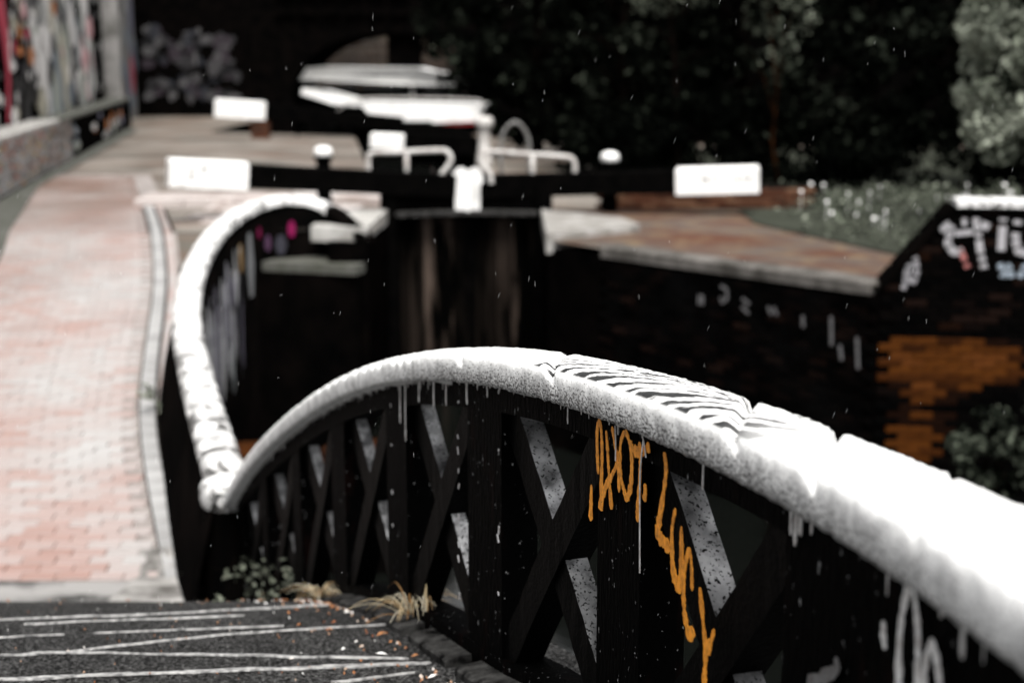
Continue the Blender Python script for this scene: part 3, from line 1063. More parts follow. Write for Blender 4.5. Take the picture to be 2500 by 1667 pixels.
mb.prism([(-3.2, 18.05, -2.62), (-1.95, 17.65, -2.62), (-1.87, 17.95, -2.62), (-2.5, 18.6, -2.62), (-3.1, 18.3, -2.62)], (0, 0, .12))
obj('ledge', mb, M['ledge'], ww)
mb = MB()
mb.prism([(-3.25, 17.9, -5.3), (-1.95, 17.75, -5.3), (-1.87, 17.95, -5.3), (-2.5, 18.6, -5.3), (-3.1, 18.3, -5.3)], (0, 0, 2.67))
obj('buttress', mb, M['soot'], ww)
# orange-stained brick footing at the water in the basin corner
ft = thing('brick_footing', 'orange stained brick footing at the water below the white coping', 'footing', (-2.6, 13, -4.8))
for r_ in range(3):
    for k in range(8):
        mb = MB()
        mb.box((-2.95 + .226 * k + .1 * (r_ % 2), 13.0 + .02 * k, -3.62 - .075 * r_), (1, .06, 0), (-.06, 1, 0), (0, 0, 1), (.215, .5, .066), .008, rnd.random() * .8)
        obj('brick', mb, M['orange_brick'], ft)
mb = MB()
mb.box((-2.1, 13.05, -4.55), (1, 0, 0), (0, 1, 0), (0, 0, 1), (1.9, .5, 1.55))
obj('base', mb, M['soot'], ft)

# ------------------------------------------------------------------ right bank parapet wall with graffiti
rp = thing('brick_parapet', 'sooty brick canal parapet with raked end, white lettering and orange stained bricks', 'wall', (5, 13.6, -4.8))
RA, RB = Vector((3.62, 13.78, 0)), Vector((7.6, 13.2, 0))
d = (RB - RA).normalized()
nr = Vector((d.y, -d.x, 0))
LL = (RB - RA).length
def rtop(s): return -2.12 + min(1, max(0, s / .64)) * .80
mb = MB()
out = [(0, -5.4), (0, -2.18), (.64, -1.36), (LL, -1.36), (LL, -5.4)]
mb.prism([RA + d * s + Vector((0, 0, z)) for s, z in out], tuple(-nr * .34))
obj('wall', mb, M['soot'], rp)
bv = brick_variants('wallb', (.215, .065, .05), M['soot_brick'], [.05, .2, .35, .5, .62, .72, .85, .97], .006)
ov = brick_variants('wallo', (.2235, .0735, .05), M['orange_brick'], [.0, .15, .3, .45, .55, .65, .75, .85, .95, 1.0], .006)
rotm = Matrix((d, Vector((0, 0, 1)), nr)).transposed().to_euler()
z = -1.41
r = 0
npart = 0
extra = MB()
while z > -4.6:
    s = .11 + (.11 if r % 2 else 0)
    while s < LL:
        if z + .03 < rtop(s - .08) and (s + RA.x) < 6.1:
            x_ = s + RA.x
            val = noise.noise((x_ * 2.1, z * 1.9, 7)) * 1.3 + .44 - abs(x_ - 4.10) * .95 - max(0, abs(z + 3.12) - .45) * 1.6 + rnd.uniform(-.22, .22)
            orange = val > .18
            dim = -.30 < val <= .18
            loc = RA + d * s + nr * (.004 + rnd.uniform(-.005, .006)) + Vector((0, 0, z))
            if npart < 300 and x_ < 5.05:
                place_brick(rnd.choice((ov[2:7] if val > .5 else ov[1:5]) if rnd.random() < .985 else ov) if orange else (ov[0] if dim and rnd.random() < .6 else rnd.choice(bv)), loc, rotm, rp)
                npart += 1
            else:
                extra.box(loc, d, (0, 0, 1), nr, (.215, .065, .05), .006, rnd.random() * .7)
        s += .225
    z -= .075
    r += 1
obj('brick', extra, M['soot_brick'], rp, kind='stuff')
s = .66
while s < 2.6:                                         # white-painted coping bricks on the level top
    mb = MB()
    mb.box(RA + d * (s + .16) - nr * .14 + Vector((0, 0, -1.33)), d, -nr, (0, 0, 1), (.31, .40, .07), .015)
    obj('coping_brick', mb, M['coping'], rp)
    s += .32
for k in range(5):                                     # dark raked coping
    mb = MB()
    q0, q1 = k * .2, k * .2 + .195
    a_, b_ = RA + d * (q0 * .64) + Vector((0, 0, -2.15 + .80 * q0)), RA + d * (q1 * .64) + Vector((0, 0, -2.15 + .80 * q1))
    ax = (b_ - a_).normalized()
    up = nr.cross(ax).normalized()
    up = up if up.z > 0 else -up
    mb.box((a_ + b_) / 2 - nr * .15, ax, -nr, up, ((b_ - a_).length, .40, .07), .015)
    obj('coping_brick', mb, M['soot'], rp, label='black raked coping brick')
# white letters, broken at the joints as on the real bricks
def lett(pts, wd, colr, n_=16):
    mb = MB()
    L = []
    for a, b in zip(pts, pts[1:]):
        for q in range(n_):
            L.append((a[0] + (b[0] - a[0]) * q / n_, a[1] + (b[1] - a[1]) * q / n_))
    seg = []
    for s_, z_ in L:
        fz = ((z_ + 1.41 + .0375) / .075) % 1.0
        if fz < .14 or noise.noise((s_ * 12, z_ * 12, 5)) > .42:
            if len(seg) > 1:
                ribbon(mb, seg, nr, wd, .034, colr)
            seg = []
        else:
            seg.append(RA + d * s_ + Vector((0, 0, z_)))
    if len(seg) > 1:
        ribbon(mb, seg, nr, wd, .034, colr)
    if mb.v:
        obj('letter_stroke', mb, M['spray'], rp)
WHT = (.40, .40, .42)
lett([(.50, -1.60), (.62, -1.52), (.85, -1.50), (.98, -1.56)], .07, WHT)
lett([(.62, -1.54), (.60, -1.72), (.66, -1.80), (.80, -1.78)], .07, WHT)
lett([(.86, -1.52), (.90, -1.75), (.96, -1.98)], .065, WHT)
lett([(.70, -1.72), (.82, -2.00)], .05, (.42, .16, .15))
lett([(.66, -1.62), (.84, -1.60)], .05, WHT)
lett([(1.10, -1.42), (1.10, -1.80)], .075, WHT)
lett([(1.24, -1.44), (1.22, -1.66), (1.26, -1.78), (1.36, -1.80)], .075, WHT)
lett([(1.42, -1.44), (1.42, -1.80)], .075, WHT)
lett([(1.56, -1.44), (1.60, -1.80)], .075, WHT)
lett([(1.10, -1.90), (1.13, -2.04), (1.18, -1.92), (1.22, -2.05)], .055, (.30, .36, .42))
lett([(1.28, -2.05), (1.33, -1.92), (1.40, -2.05)], .055, (.30, .36, .42))
lett([(1.5, -1.92), (1.5, -2.05)], .055, (.30, .36, .42))
lett([(.26, -1.92), (.24, -2.05), (.20, -2.18)], .05, (.30, .30, .32))
lett([(.30, -1.85), (.33, -1.98), (.30, -2.10), (.22, -2.06), (.24, -1.93)], .05, (.30, .30, .32))

# low curved brick edging under the right balance beam
be = thing('brick_edging', 'low curved red brick edging under the right balance beam', 'edging', (3, 21, LOCK))
ev = brick_variants('edging', (.215, .065, .10), M['red_brick'], [.05, .2, .35, .5, .65, .8, .95], .006)
for r_ in range(4):
    for k in range(14):
        a = -.10 + (k + .5 * (r_ % 2)) * .0205
        rad_ = 11.0
        x_, y_ = 1.35 + rad_ * math.sin(a) + 1.1, 21.0 + rad_ * (1 - math.cos(a)) * 1.0 + .0
        place_brick(rnd.choice(ev), (x_, y_, LOCK + .03 + .072 * r_), (R(90), 0, a), be)
mb = MB()
mb.box((3.0, 21.62, LOCK + .12), (1, .05, 0), (-.05, 1, 0), (0, 0, 1), (3.2, 1.1, .26))
obj('fill', mb, M['dirt'], be)

# ------------------------------------------------------------------ lower lock gates
def beam_gate(name, label, root, heel, mitre, outer, zh, zo, zin, side, white_len):
    g = thing(name, label, 'lock gate', root)
    H, Mi, O = Vector((*heel, 0)), Vector((*mitre, 0)), Vector((*outer, 0))
    # balance beam
    ax2 = (O - Mi).normalized()
    f = ax2.cross(Vector((0, 0, 1)))
    f = f if f.y < 0 else -f
    def bm(q0, q1, half, w_, mat, nm):
        a_ = Mi.lerp(O, q0) + Vector((0, 0, zin + (zo - zin) * q0))
        b_ = Mi.lerp(O, q1) + Vector((0, 0, zin + (zo - zin) * q1))
        ax = (b_ - a_).normalized()
        up = ax.cross(f)
        up = up if up.z > 0 else -up
        m_ = MB()
        m_.box((a_ + b_) / 2, ax, f, up, ((b_ - a_).length, w_, half * 2), .025)
        return obj(nm, m_, mat, g)
    Ln = (O - Mi).length
    q = 1 - white_len / Ln
    bm(.05, q, .165, .30, M['black_wood'], 'balance_beam')
    wb = bm(q, 1, .188, .33, M['white'], 'white_beam_end')
    # small black painted marks on the white end
    for (u_, v_, du, dv) in ([(.72, .02, .03, -.1), (.70, .06, .05, .02), (.52, .09, .09, -.015)] if side < 0 else [(.30, .03, .06, .0), (.37, .05, .02, -.07), (.45, .04, .05, .0), (.72, .03, .04, -.04), (.80, .04, .04, -.03), (.86, .0, .05, .04)]):
        a_ = Mi.lerp(O, q + (1 - q) * u_) + Vector((0, 0, zin + (zo - zin) * (q + (1 - q) * u_) + v_)) + f * .166
        m_ = MB()
        ribbon(m_, [a_, a_ + ax2 * du * 1.0 + Vector((0, 0, dv))], f, .03, .001, (.02, .02, .02))
        obj('painted_mark', m_, M['spray'], wb)
    # leaf
    ax = (Mi - H).normalized()
    fl = ax.cross(Vector((0, 0, 1)))
    fl = fl if fl.y < 0 else -fl
    W_ = (Mi - H).length
    npk = 5
    pw = W_ / npk
    for i in range(npk):
        m_ = MB()
        tn = [[.05, .15, .75, .9, .1], [.1, .9, .25, .1, .05]][0 if side < 0 else 1][i]
        m_.box(H + ax * (pw * (i + .5)) + fl * .06 + Vector((0, 0, -3.5)), ax, (0, 0, 1), fl, (pw - .012, 2.65, .07), .01, tn)
        obj('plank', m_, M['plank'], g)
    for z_ in (-2.24, -3.1, -4.2):
        m_ = MB()
        m_.box(H + ax * (W_ / 2) - fl * .06 + Vector((0, 0, z_)), ax, fl, (0, 0, 1), (W_, .2, .22), .01)
        obj('cross_rail', m_, M['black_wood'], g)
    m_ = MB()
    m_.box(H + ax * (W_ * .46) + fl * .22 + Vector((0, 0, -2.13)), ax, fl, (0, 0, 1), (W_ * .9, .30, .05), .008)
    obj('walkway', m_, M['stone_dark'], g)
    m_ = MB()
    m_.tube([H + Vector((0, 0, -5)), H + Vector((0, 0, -1.75))], .15, 14)
    obj('heel_post', m_, M['black_wood'], g)
    m_ = MB()
    m_.box(H + ax * (W_ * .5) - fl * .03 + Vector((0, 0, -1.93)), ax, fl, (0, 0, 1), (W_, .2, .42), .01)
    obj('top_timber', m_, M['black_wood'], g)
    # white mitre post head
    o_ = Mi + fl * .22 + Vector((0, 0, -2.16))
    pr = [(.0, 0), (.235, 0), (.235, .40), (.285, .47), (.27, .58), (.20, .645), (.13, .65), (.0, .56)]
    m_ = MB()
    m_.prism([o_ - Vector((1, 0, 0)) * (-side) * u_ * (1) + Vector((0, 0, v_)) for u_, v_ in pr] if side > 0 else [o_ + Vector((-u_, 0, v_)) for u_, v_ in pr], (0, .24, 0))
    obj('mitre_post', m_, M['white'], g)
    m_ = MB()
    m_.box(Mi + Vector((side * .12, 0, -3.5)), (1, 0, 0), (0, 1, 0), (0, 0, 1), (.22, .24, 2.7), .01)
    obj('mitre_foot', m_, M['black_wood'], g)
    return g


gl = beam_gate('lock_gate', 'left leaf of the closed lock gates with longer white beam end', (-1.75, 20.55, -4.7), (-1.75, 20.45), (-.665, 20.85), (-4.63, 19.2), 0, -1.45, -1.78, -1, 1.06)
grt = beam_gate('lock_gate', 'right leaf of the closed lock gates with white beam end before dark trees', (.45, 20.6, -4.7), (.44, 20.62), (-.655, 20.85), (3.50, 20.2), 0, -1.62, -1.78, 1, 1.17)


def pipe(pts, rad_, parent, name, n_=8):
    m_ = MB()
    m_.tube(spline(pts, n_), rad_, 10)
    return obj(name, m_, M['white_pipe'], parent, True)


yh = 20.62
pipe([(-2.05, yh, -1.78), (-2.07, yh, -1.38), (-2.00, yh, -1.285), (-1.6, yh, -1.27), (-1.06, yh, -1.245), (-.93, yh, -1.27), (-.88, yh, -1.37), (-.93, yh, -1.48), (-1.01, yh, -1.58), (-1.03, yh, -1.72)], .036, gl, 'handrail')
m_ = MB(); m_.tube([(-1.52, yh, -1.28), (-1.52, yh, -1.72)], .032, 10); obj('rail_post', m_, M['white_pipe'], gl, True)
pipe([(.905, yh, -1.68), (.905, yh, -1.46), (.86, yh, -1.365), (.74, yh, -1.335), (.2, yh, -1.30), (-.27, yh, -1.265), (-.40, yh, -1.29), (-.455, yh, -1.38), (-.41, yh, -1.48), (-.32, yh, -1.57), (-.30, yh, -1.72)], .036, grt, 'handrail')
m_ = MB(); m_.tube([(.30, yh, -1.31), (.30, yh, -1.74)], .034, 10); obj('rail_post', m_, M['white_pipe'], grt, True)

# bollards behind the beams
def bollard(loc, h, label):
    b_ = thing('bollard', label, 'bollard', loc, 'white-capped black bollards by the lock gates')
    m_ = MB()
    m_.lathe(loc, [(.125, 0), (.115, .1), (.10, .3), (.105, h - .22), (.135, h - .19), (.135, h - .15), (.12, h - .14)], 20)
    obj('post', m_, M['black_wood'], b_, True)
    m_ = MB()
    m_.lathe((loc[0], loc[1], loc[2] + h - .14), [(.12, 0), (.135, .015), (.135, .075), (.115, .115), (.06, .14), (.01, .145)], 20)
    obj('cap', m_, M['white'], b_, True)


bollard((-2.73, 20.7, LOCK), .93, 'black bollard with white cap rising behind the left balance beam')
bollard((1.42, 20.75, LOCK), .85, 'black bollard with white cap rising behind the right balance beam')

# ------------------------------------------------------------------ things beyond the lower gates
pg = thing('paddle_post', 'pale grey paddle gear post behind the lock gates', 'post', (-.58, 30, LOCK))
m_ = MB(); m_.lathe((-.58, 30, LOCK), [(.17, 0), (.15, .25), (.13, .3), (.12, .72), (.14, .78)], 16); obj('post', m_, M['white_pipe'], pg, True)
m_ = MB(); m_.lathe((-.58, 30, LOCK + .78), [(.15, 0), (.19, .03), (.19, .16), (.15, .22), (.02, .24)], 16); obj('cap', m_, M['white_pipe'], pg, True)
m_ = MB()
m_.tube(spline([(-.17, 24, LOCK), (-.19, 24, -1.4), (-.12, 24, -1.12), (.05, 24, -.985), (.21, 24, -1.12), (.29, 24, -1.4), (.28, 24, LOCK)], 8), .034, 10)
M['hoop'] = simple('grey_hoop', (.20, .20, .195), (.10, .095, .09), 6, .6, .25)
tag(obj('hoop_rail', m_, M['hoop'], None, True), 'thin grey hoop rail standing right of the pale paddle post', 'hoop rail')

g2 = thing('lock_gate', 'farther lock gate with white end on its black beam before the dark bridge', 'lock gate', (-4.6, 42, LOCK))
def straight_beam(a_, b_, hgt, wid, mat, nm, par):
    a_, b_ = Vector(a_), Vector(b_)
    ax = (b_ - a_).normalized()
    f_ = ax.cross(Vector((0, 0, 1))).normalized()
    up = f_.cross(ax)
    m2 = MB()
    m2.box((a_ + b_) / 2, ax, f_, up if up.z > 0 else -up, ((b_ - a_).length, wid, hgt), .03)
    return obj(nm, m2, mat, par)
straight_beam((-8.45, 41, -1.27), (-7.05, 41.2, -1.37), .50, .42, M['white'], 'white_beam_end', g2)
straight_beam((-7.05, 41.2, -1.37), (-3.2, 42, -1.78), .42, .38, M['black_wood'], 'balance_beam', g2)
m_ = MB(); m_.box((-3.5, 42.1, -2.9), (1, 0, 0), (0, 1, 0), (0, 0, 1), (2.3, .25, 2.4), .01); obj('gate_leaf', m_, M['black_wood'], g2)
m_ = MB(); m_.box((-7.2, 41.2, -1.9), (1, 0, 0), (0, 1, 0), (0, 0, 1), (.5, .4, .5), .01); obj('beam_rest', m_, M['red_brick'], g2)
m_ = MB(); m_.tube(spline([(-6.6, 41.5, -1.0), (-6.2, 41.5, -1.5), (-6.2, 41.5, -2.1)], 6), .05, 8); obj('beam_chain', m_, M['black_wood'], g2)

g3 = thing('gate_beam', 'short black timber beam with small white tip left of the paddle post', 'timber beam', (-1.8, 30, LOCK))
straight_beam((-2.95, 30, -1.60), (-2.25, 30, -1.63), .30, .30, M['white'], 'white_tip', g3)
straight_beam((-2.25, 30, -1.63), (-.75, 30.1, -1.72), .42, .30, M['black_wood'], 'beam', g3)
m_ = MB(); m_.prism([(-2.3, 30.2, LOCK), (-2.3, 30.2, -1.42), (-1.9, 30.2, -1.28), (-1.1, 30.2, -1.33), (-.7, 30.2, -1.62), (-.7, 30.2, LOCK)], (0, .5, 0)); obj('beam_stand', m_, M['black_wood'], g3)

# boats on the pound above
b1 = thing('canal_boat', 'white canal boat with red trim and dark bow nearest the lock', 'boat', (-3, 47, -2.7))
m_ = MB()
H0 = [(-5.6, 46.6, -1.75), (-5.1, 47.3, -1.62), (-1.0, 48.6, -1.80), (-1.0, 46.9, -1.80), (-4.9, 45.7, -1.75)]
m_.prism([(-5.75, 46.5, -2.75), (-4.9, 47.4, -2.75), (-1.0, 48.2, -2.75), (-1.0, 46.8, -2.75), (-4.6, 45.6, -2.75)], (0, 0, .80))
obj('hull', m_, M['black_wood'], b1)
m_ = MB()
m_.prism([(-4.9, 45.8, -1.24), (-1.05, 46.7, -1.34), (-1.05, 46.7, -1.88), (-3.2, 46.2, -1.95), (-4.4, 45.9, -1.80)], (.3, 1.5, 0))
obj('cabin_side', m_, M['white'], b1)
m_ = MB()
m_.prism([(-4.5, 45.78, -1.83), (-3.2, 46.10, -1.99), (-1.05, 46.62, -1.92), (-1.05, 46.62, -1.98), (-3.2, 46.10, -2.06), (-4.55, 45.77, -1.90)], (0, .12, 0))
obj('trim', m_, M['red_trim'], b1)
m_ = MB()
m_.tube(spline([(-5.75, 46.4, -1.62), (-5.3, 46.0, -1.35), (-4.8, 45.8, -1.15), (-3, 46.2, -1.13), (-1.2, 46.6, -1.2), (-.95, 46.7, -1.35), (-1.15, 46.7, -1.55)], 6), .03, 8)
obj('grab_rail', m_, M['white_pipe'], b1, True)
m_ = MB()
m_.lathe((-5.75, 46.3, -2.02), [(.05, 0), (.22, .06), (.28, .2), (.22, .36), (.05, .42)], 14)
obj('fender', m_, M['hoop'], b1, True)
b2 = thing('canal_boat', 'white roofed canal boat behind the red trimmed boat under the bridge arch', 'boat', (-4.6, 52, -2.7))
m_ = MB()
m_.prism([(-7.6, 51.8, -.62), (-7.3, 51.5, -.20), (-6.8, 51.5, -.16), (-3.4, 51.9, -.20), (-2.9, 52, -.33), (-1.2, 52.3, -.55), (-1.3, 52.3, -.80), (-3, 52, -.82)], (.2, 2.0, 0))
obj('roof', m_, M['white'], b2)
m_ = MB()
m_.prism([(-7.5, 51.6, -.92), (-6.6, 51.5, -.98), (-5.5, 51.5, -1.28), (-5.5, 51.5, -1.55), (-6.4, 51.5, -1.48), (-7.55, 51.6, -1.12)], (.3, 2.0, 0))
obj('bow_panel', m_, M['white'], b2)
m_ = MB()
m_.prism([(-7.4, 51.9, -2.75), (-7.5, 51.9, -1.0), (-1.3, 52.5, -1.0), (-1.3, 52.5, -2.75)], (.2, 1.8, 0))
obj('hull', m_, M['black_wood'], b2)
for x0, x1 in ((-6.9, -5.6), (-5.4, -3.9), (-3.3, -1.9)):
    m_ = MB()
    m_.box(((x0 + x1) / 2, 52.1 + .08 * (x0 + 7), -1.0), (1, .08, 0), (-.08, 1, 0), (0, 0, 1), (x1 - x0, .06, .42))
    obj('window', m_, M['glass'], b2)
for x0 in (-3.6, -1.65):
    m_ = MB()
    m_.box((x0, 52.0 + .1 * (x0 + 7) * .8, -1.0), (1, 0, 0), (0, 1, 0), (0, 0, 1), (.14, .1, .5))
    obj('pillar', m_, M['white_pipe'], b2)

# ------------------------------------------------------------------ graffiti wall along the towpath
gw = thing('graffiti_wall', 'tall graffiti covered wall with a brick ledge along the left of the towpath', 'wall', (-9, 24.6, LOCK))
def wl(y, off=0.0): return Vector((-9.0 - .183 * (y - 24.6) + off, y, 0))
GN = Vector((1, .183, 0)).normalized()
mb = MB()
a_, b_ = wl(14), wl(42.3)
mb.prism([a_ + Vector((0, 0, -3)), a_ + Vector((0, 0, 5)), b_ + Vector((0, 0, 5)), b_ + Vector((0, 0, -3))], (-.5, 0, 0))
obj('wall', mb, M['soot'], gw)
mb = MB()
a_, b_ = wl(42.3, -.55), wl(51, -.55)
mb.prism([a_ + Vector((0, 0, -3)), a_ + Vector((0, 0, 5)), b_ + Vector((0, 0, 5)), b_ + Vector((0, 0, -3))], (-.5, 0, 0))
obj('recess_wall', mb, M['soot'], gw)
mb = MB()
a_, b_ = wl(51, .05), wl(57.6, .05)
mb.prism([a_ + Vector((0, 0, -3)), a_ + Vector((0, 0, 5)), b_ + Vector((0, 0, 5)), b_ + Vector((0, 0, -3))], (-.9, 0, 0))
obj('pier', mb, M['grey_brick'], gw)
mb = MB()
a_, b_ = Vector((-8.43 - .183 * (14 - 24.6), 14, 0)), Vector((-8.43 - .183 * (48 - 24.6), 48, 0))
mb.prism([a_ + Vector((0, 0, -3)), a_ + Vector((0, 0, -1.22)), b_ + Vector((0, 0, -1.22)), b_ + Vector((0, 0, -3))], (-.75, 0, 0))
plinth = obj('plinth', mb, M['soot'], gw)
y = 14.0
while y < 47:                                          # ledge slabs
    c_ = Vector((-8.43 - .183 * (y + .45 - 24.6), y + .45, -1.19))
    mb = MB()
    mb.box(c_ + Vector((-.30, 0, 0)), Vector((-.183, 1, 0)).normalized(), Vector((1, .183, 0)).normalized(), (0, 0, 1), (.90, .66, .07), .015, rnd.random())
    obj('ledge_slab', mb, M['grey_stone'] if y < 29 else M['ledge'], gw)
    y += .915
gv = brick_variants('plinthb', (.215, .065, .05), M['grey_brick'], [.05, .25, .4, .5, .6, .7, .8, .95, 1.0], .006)
dd = Vector((-.183, 1, 0)).normalized()
rotp = Matrix((dd, Vector((0, 0, 1)), GN)).transposed().to_euler()
mb = MB()
npart = 0
y = 21.2
ci = 0
while y < 36:
    for r_ in range(11):
        yy = y + (.11 if r_ % 2 else 0)
        loc = Vector((-8.43 - .183 * (yy - 24.6) + .004 + rnd.uniform(-.004, .006), yy, -1.27 - .076 * r_))
        pale_ = yy < 31.5 + .8 * noise.noise((r_, yy * .7, 0))
        if pale_ and npart < 300:
            place_brick(rnd.choice(gv), loc, rotp, plinth)
            npart += 1
        elif pale_:
            mb.box(loc, dd, (0, 0, 1), GN, (.215, .065, .05), .006, rnd.random())
    y += .225
obj('brick', mb, M['grey_brick'], plinth, kind='stuff')
# sprayed panels: (y, z, width along wall, height, colour)
PAL = {'w': (.82, .82, .81), 'g': (.34, .35, .34), 'b': (.20, .24, .28), 'k': (.002, .002, .003), 'p': (.72, .42, .44), 'o': (.55, .19, .05), 'r': (.50, .02, .07), 'd': (.03, .027, .034), 'v': (.20, .20, .27), 's': (.42, .46, .41), 'y': (.52, .50, .40)}
mb = MB()
cnt = 0
def patch(y, z, w_, h, key, mbx=None, off=0.0, jag=.35):
    global cnt
    cnt += 1
    L = []
    nn = 10
    for k in range(nn):
        a = 2 * math.pi * k / nn
        rr = 1 + jag * noise.noise((cnt * 3.7 + math.cos(a) * 1.3, math.sin(a) * 1.3, cnt))
        yy, z_ = y + math.cos(a) * w_ / 2 * rr, z + math.sin(a) * h / 2 * rr
        L.append(wl(yy, off) + Vector((0, 0, z_)) + GN * (.004 + .0022 * (cnt % 28)))
    (mbx or mb).prism([tuple(p) for p in L], tuple(GN * .002), .5, PAL[key])
for i in range(150):                                    # left, dark lettering over grey
    patch(rnd.uniform(20, 26.2), rnd.uniform(-1.1, 3), rnd.uniform(.15, .6), rnd.uniform(.12, .45), rnd.choice('kkdwgkkwk'))
for i in range(140):                                    # beside the red stroke: black with pale patches
    patch(rnd.uniform(27.2, 31), rnd.uniform(-1.1, 3), rnd.uniform(.2, .8), rnd.uniform(.15, .55), rnd.choice('kkwkkydwk'))
for i in range(240):                                    # pale blue-grey and white drips
    patch(rnd.uniform(30.5, 39), rnd.uniform(-1.0, 3), rnd.uniform(.35, 1.6), rnd.uniform(.3, 1.5), rnd.choice('ggsbwwskwykbd'))
for i in range(45):
    patch(rnd.uniform(38.5, 42), rnd.uniform(-.9, 3), rnd.uniform(.5, 1.5), rnd.uniform(.5, 1.6), rnd.choice('wpwsgp'))
for i in range(16):
    patch(rnd.uniform(27.5, 36), rnd.uniform(-1.0, 2.5), rnd.uniform(.2, .8), rnd.uniform(.15, .45), rnd.choice('oorp'))
for (y, z, w_, h, k_) in [(30, .3, 1.6, 1.0, 'k'), (30.2, -.55, 1.8, .7, 'k'), (31.5, -.95, 2.0, .4, 'y'), (33.6, -.95, .9, .45, 'o'), (29.7, 1.1, 1.3, .5, 'd'), (29.8, .75, 1.0, .3, 'y'), (30.0, 1.8, 1.2, .4, 'o'), (36.2, .1, 1.3, 1.9, 'd'), (36.0, -.4, 1.1, 1.0, 'v')]:
    patch(y, z, w_, h, k_)
for i in range(26):                                     # paint on the dark far stretch of the plinth
    yy, z_ = rnd.uniform(31, 44), rnd.uniform(-1.95, -1.35)
    w_, h_ = rnd.uniform(.3, 1.2), rnd.uniform(.12, .4)
    L = [Vector((-8.43 - .183 * (yy + math.cos(k * .785) * w_ / 2 - 24.6), yy + math.cos(k * .785) * w_ / 2, z_ + math.sin(k * .785) * h_ / 2)) + GN * (.006 + .002 * i) for k in range(8)]
    mb.prism([tuple(p) for p in L], tuple(GN * .002), .5, PAL[rnd.choice('wgsbvdo')])
# the long red stroke tapering to the ledge
L = [wl(26.1) + Vector((0, 0, 3)), wl(26.35) + Vector((0, 0, 1.2)), wl(26.7) + Vector((0, 0, .5)), wl(26.8) + Vector((0, 0, -.2)), wl(26.6) + Vector((0, 0, -.8)), wl(26.4) + Vector((0, 0, -1.12))]
ribbon(mb, L, GN, [1.1, .95, .75, .45, .34, .16], .072, (.50, .035, .075))
obj('graffiti', mb, M['spray'], gw)
mb = MB()
for i in range(60):
    patch(rnd.uniform(43, 50), rnd.uniform(-1.0, 3), rnd.uniform(.3, 1.2), rnd.uniform(.1, .35), rnd.choice('wggdk'), mb, -.55)
obj('graffiti', mb, M['spray'], gw)
mb = MB()
for i in range(34):
    patch(rnd.uniform(51.5, 57.3), rnd.uniform(-1.8, 3), rnd.uniform(.5, 1.6), rnd.uniform(.6, 1.8), rnd.choice('vbgvdr' if i % 9 == 0 else 'vbgv'), mb, .05)
obj('graffiti', mb, M['spray'], gw)

# ------------------------------------------------------------------ road bridge behind
rb = thing('road_bridge', 'dark road bridge with a low arch over the canal behind the boats', 'bridge', (-5, 58, -3))
mb = MB()
arch = []
for i in range(25):
    a = math.pi * (1 - i / 24)
    arch.append((-4.9 + 3.9 * math.cos(a), -1.6 + 2.75 * math.sin(a) ** .8))
left = [(-30, -3), (-30, 9), (14, 9), (14, -3), (-1.0, -3)]
# spandrel wall as strips either side of and above the opening
vs, fs = [], []
for x_, z_ in arch:
    vs += [(x_, 58, z_), (x_, 58, 4.2), (x_, 65, z_), (x_, 65, 4.2)]
for i in range(len(arch) - 1):
    o = 4 * i
    fs += [(o, o + 4, o + 5, o + 1), (o + 2, o + 3, o + 7, o + 6), (o, o + 2, o + 6, o + 4)]
mb.add(vs, fs)
mb.box((-18.9, 61.5, .6), (1, 0, 0), (0, 1, 0), (0, 0, 1), (20.2, 7, 7.2))
mb.box((9, 61.5, .6), (1, 0, 0), (0, 1, 0), (0, 0, 1), (20.0, 7, 7.2))
obj('arch_wall', mb, M['soot'], rb)
mb = MB()
mb.box((-4.35, 59, -.8), (1, 0, 0), (0, 1, 0), (0, 0, 1), (1.35, 1.2, 4.2), .03)
obj('pier', mb, M['soot'], rb)
mb = MB()                                              # faded piece painted on the abutment
for i in range(170):
    x_, z_ = rnd.uniform(-14.6, -11.0), rnd.uniform(-1.5, 1.25)
    if noise.noise((x_ * 1.1, z_ * 1.5, 2)) < -.22:
        continue
    w_, h = rnd.uniform(.2, .7), rnd.uniform(.12, .7)
    q = rnd.choice([(.045, .045, .047), (.075, .075, .077), (.025, .025, .027), (.002, .002, .003), (.026, .02, .026), (.018, .02, .026)])
    L = [(x_ + math.cos(k * .785) * w_ / 2 * rnd.uniform(.6, 1.2), 57.995 - .0025 * (i % 20), z_ + math.sin(k * .785) * h / 2 * rnd.uniform(.6, 1.2)) for k in range(8)]
    mb.prism(L, (0, -.002, 0), .5, q)
obj('graffiti', mb, M['spray'], rb)
mb = MB()
for z_ in (1.9, 2.6):
    for k in range(6):
        mb.box((-9 + k * .9, 57.9, z_), (1, 0, 0), (0, 1, 0), (0, 0, 1), (.8, .25, .12), .02)
obj('string_course', mb, M['soot'], rb)
fw = thing('brown_wall', 'dim brown brick wall seen through the bridge arch', 'wall', (-3, 70, -3))
mb = MB()
r = 0
for r in range(14):
    for k in range(14):
        mb.box((-9.5 + k * .92 + (.46 if r % 2 else 0), 70, -2.2 + r * .3), (1, 0, 0), (0, 0, 1), (0, -1, 0), (.90, .285, .2), .01, rnd.random())
obj('masonry', mb, M['dim_brick'], fw)

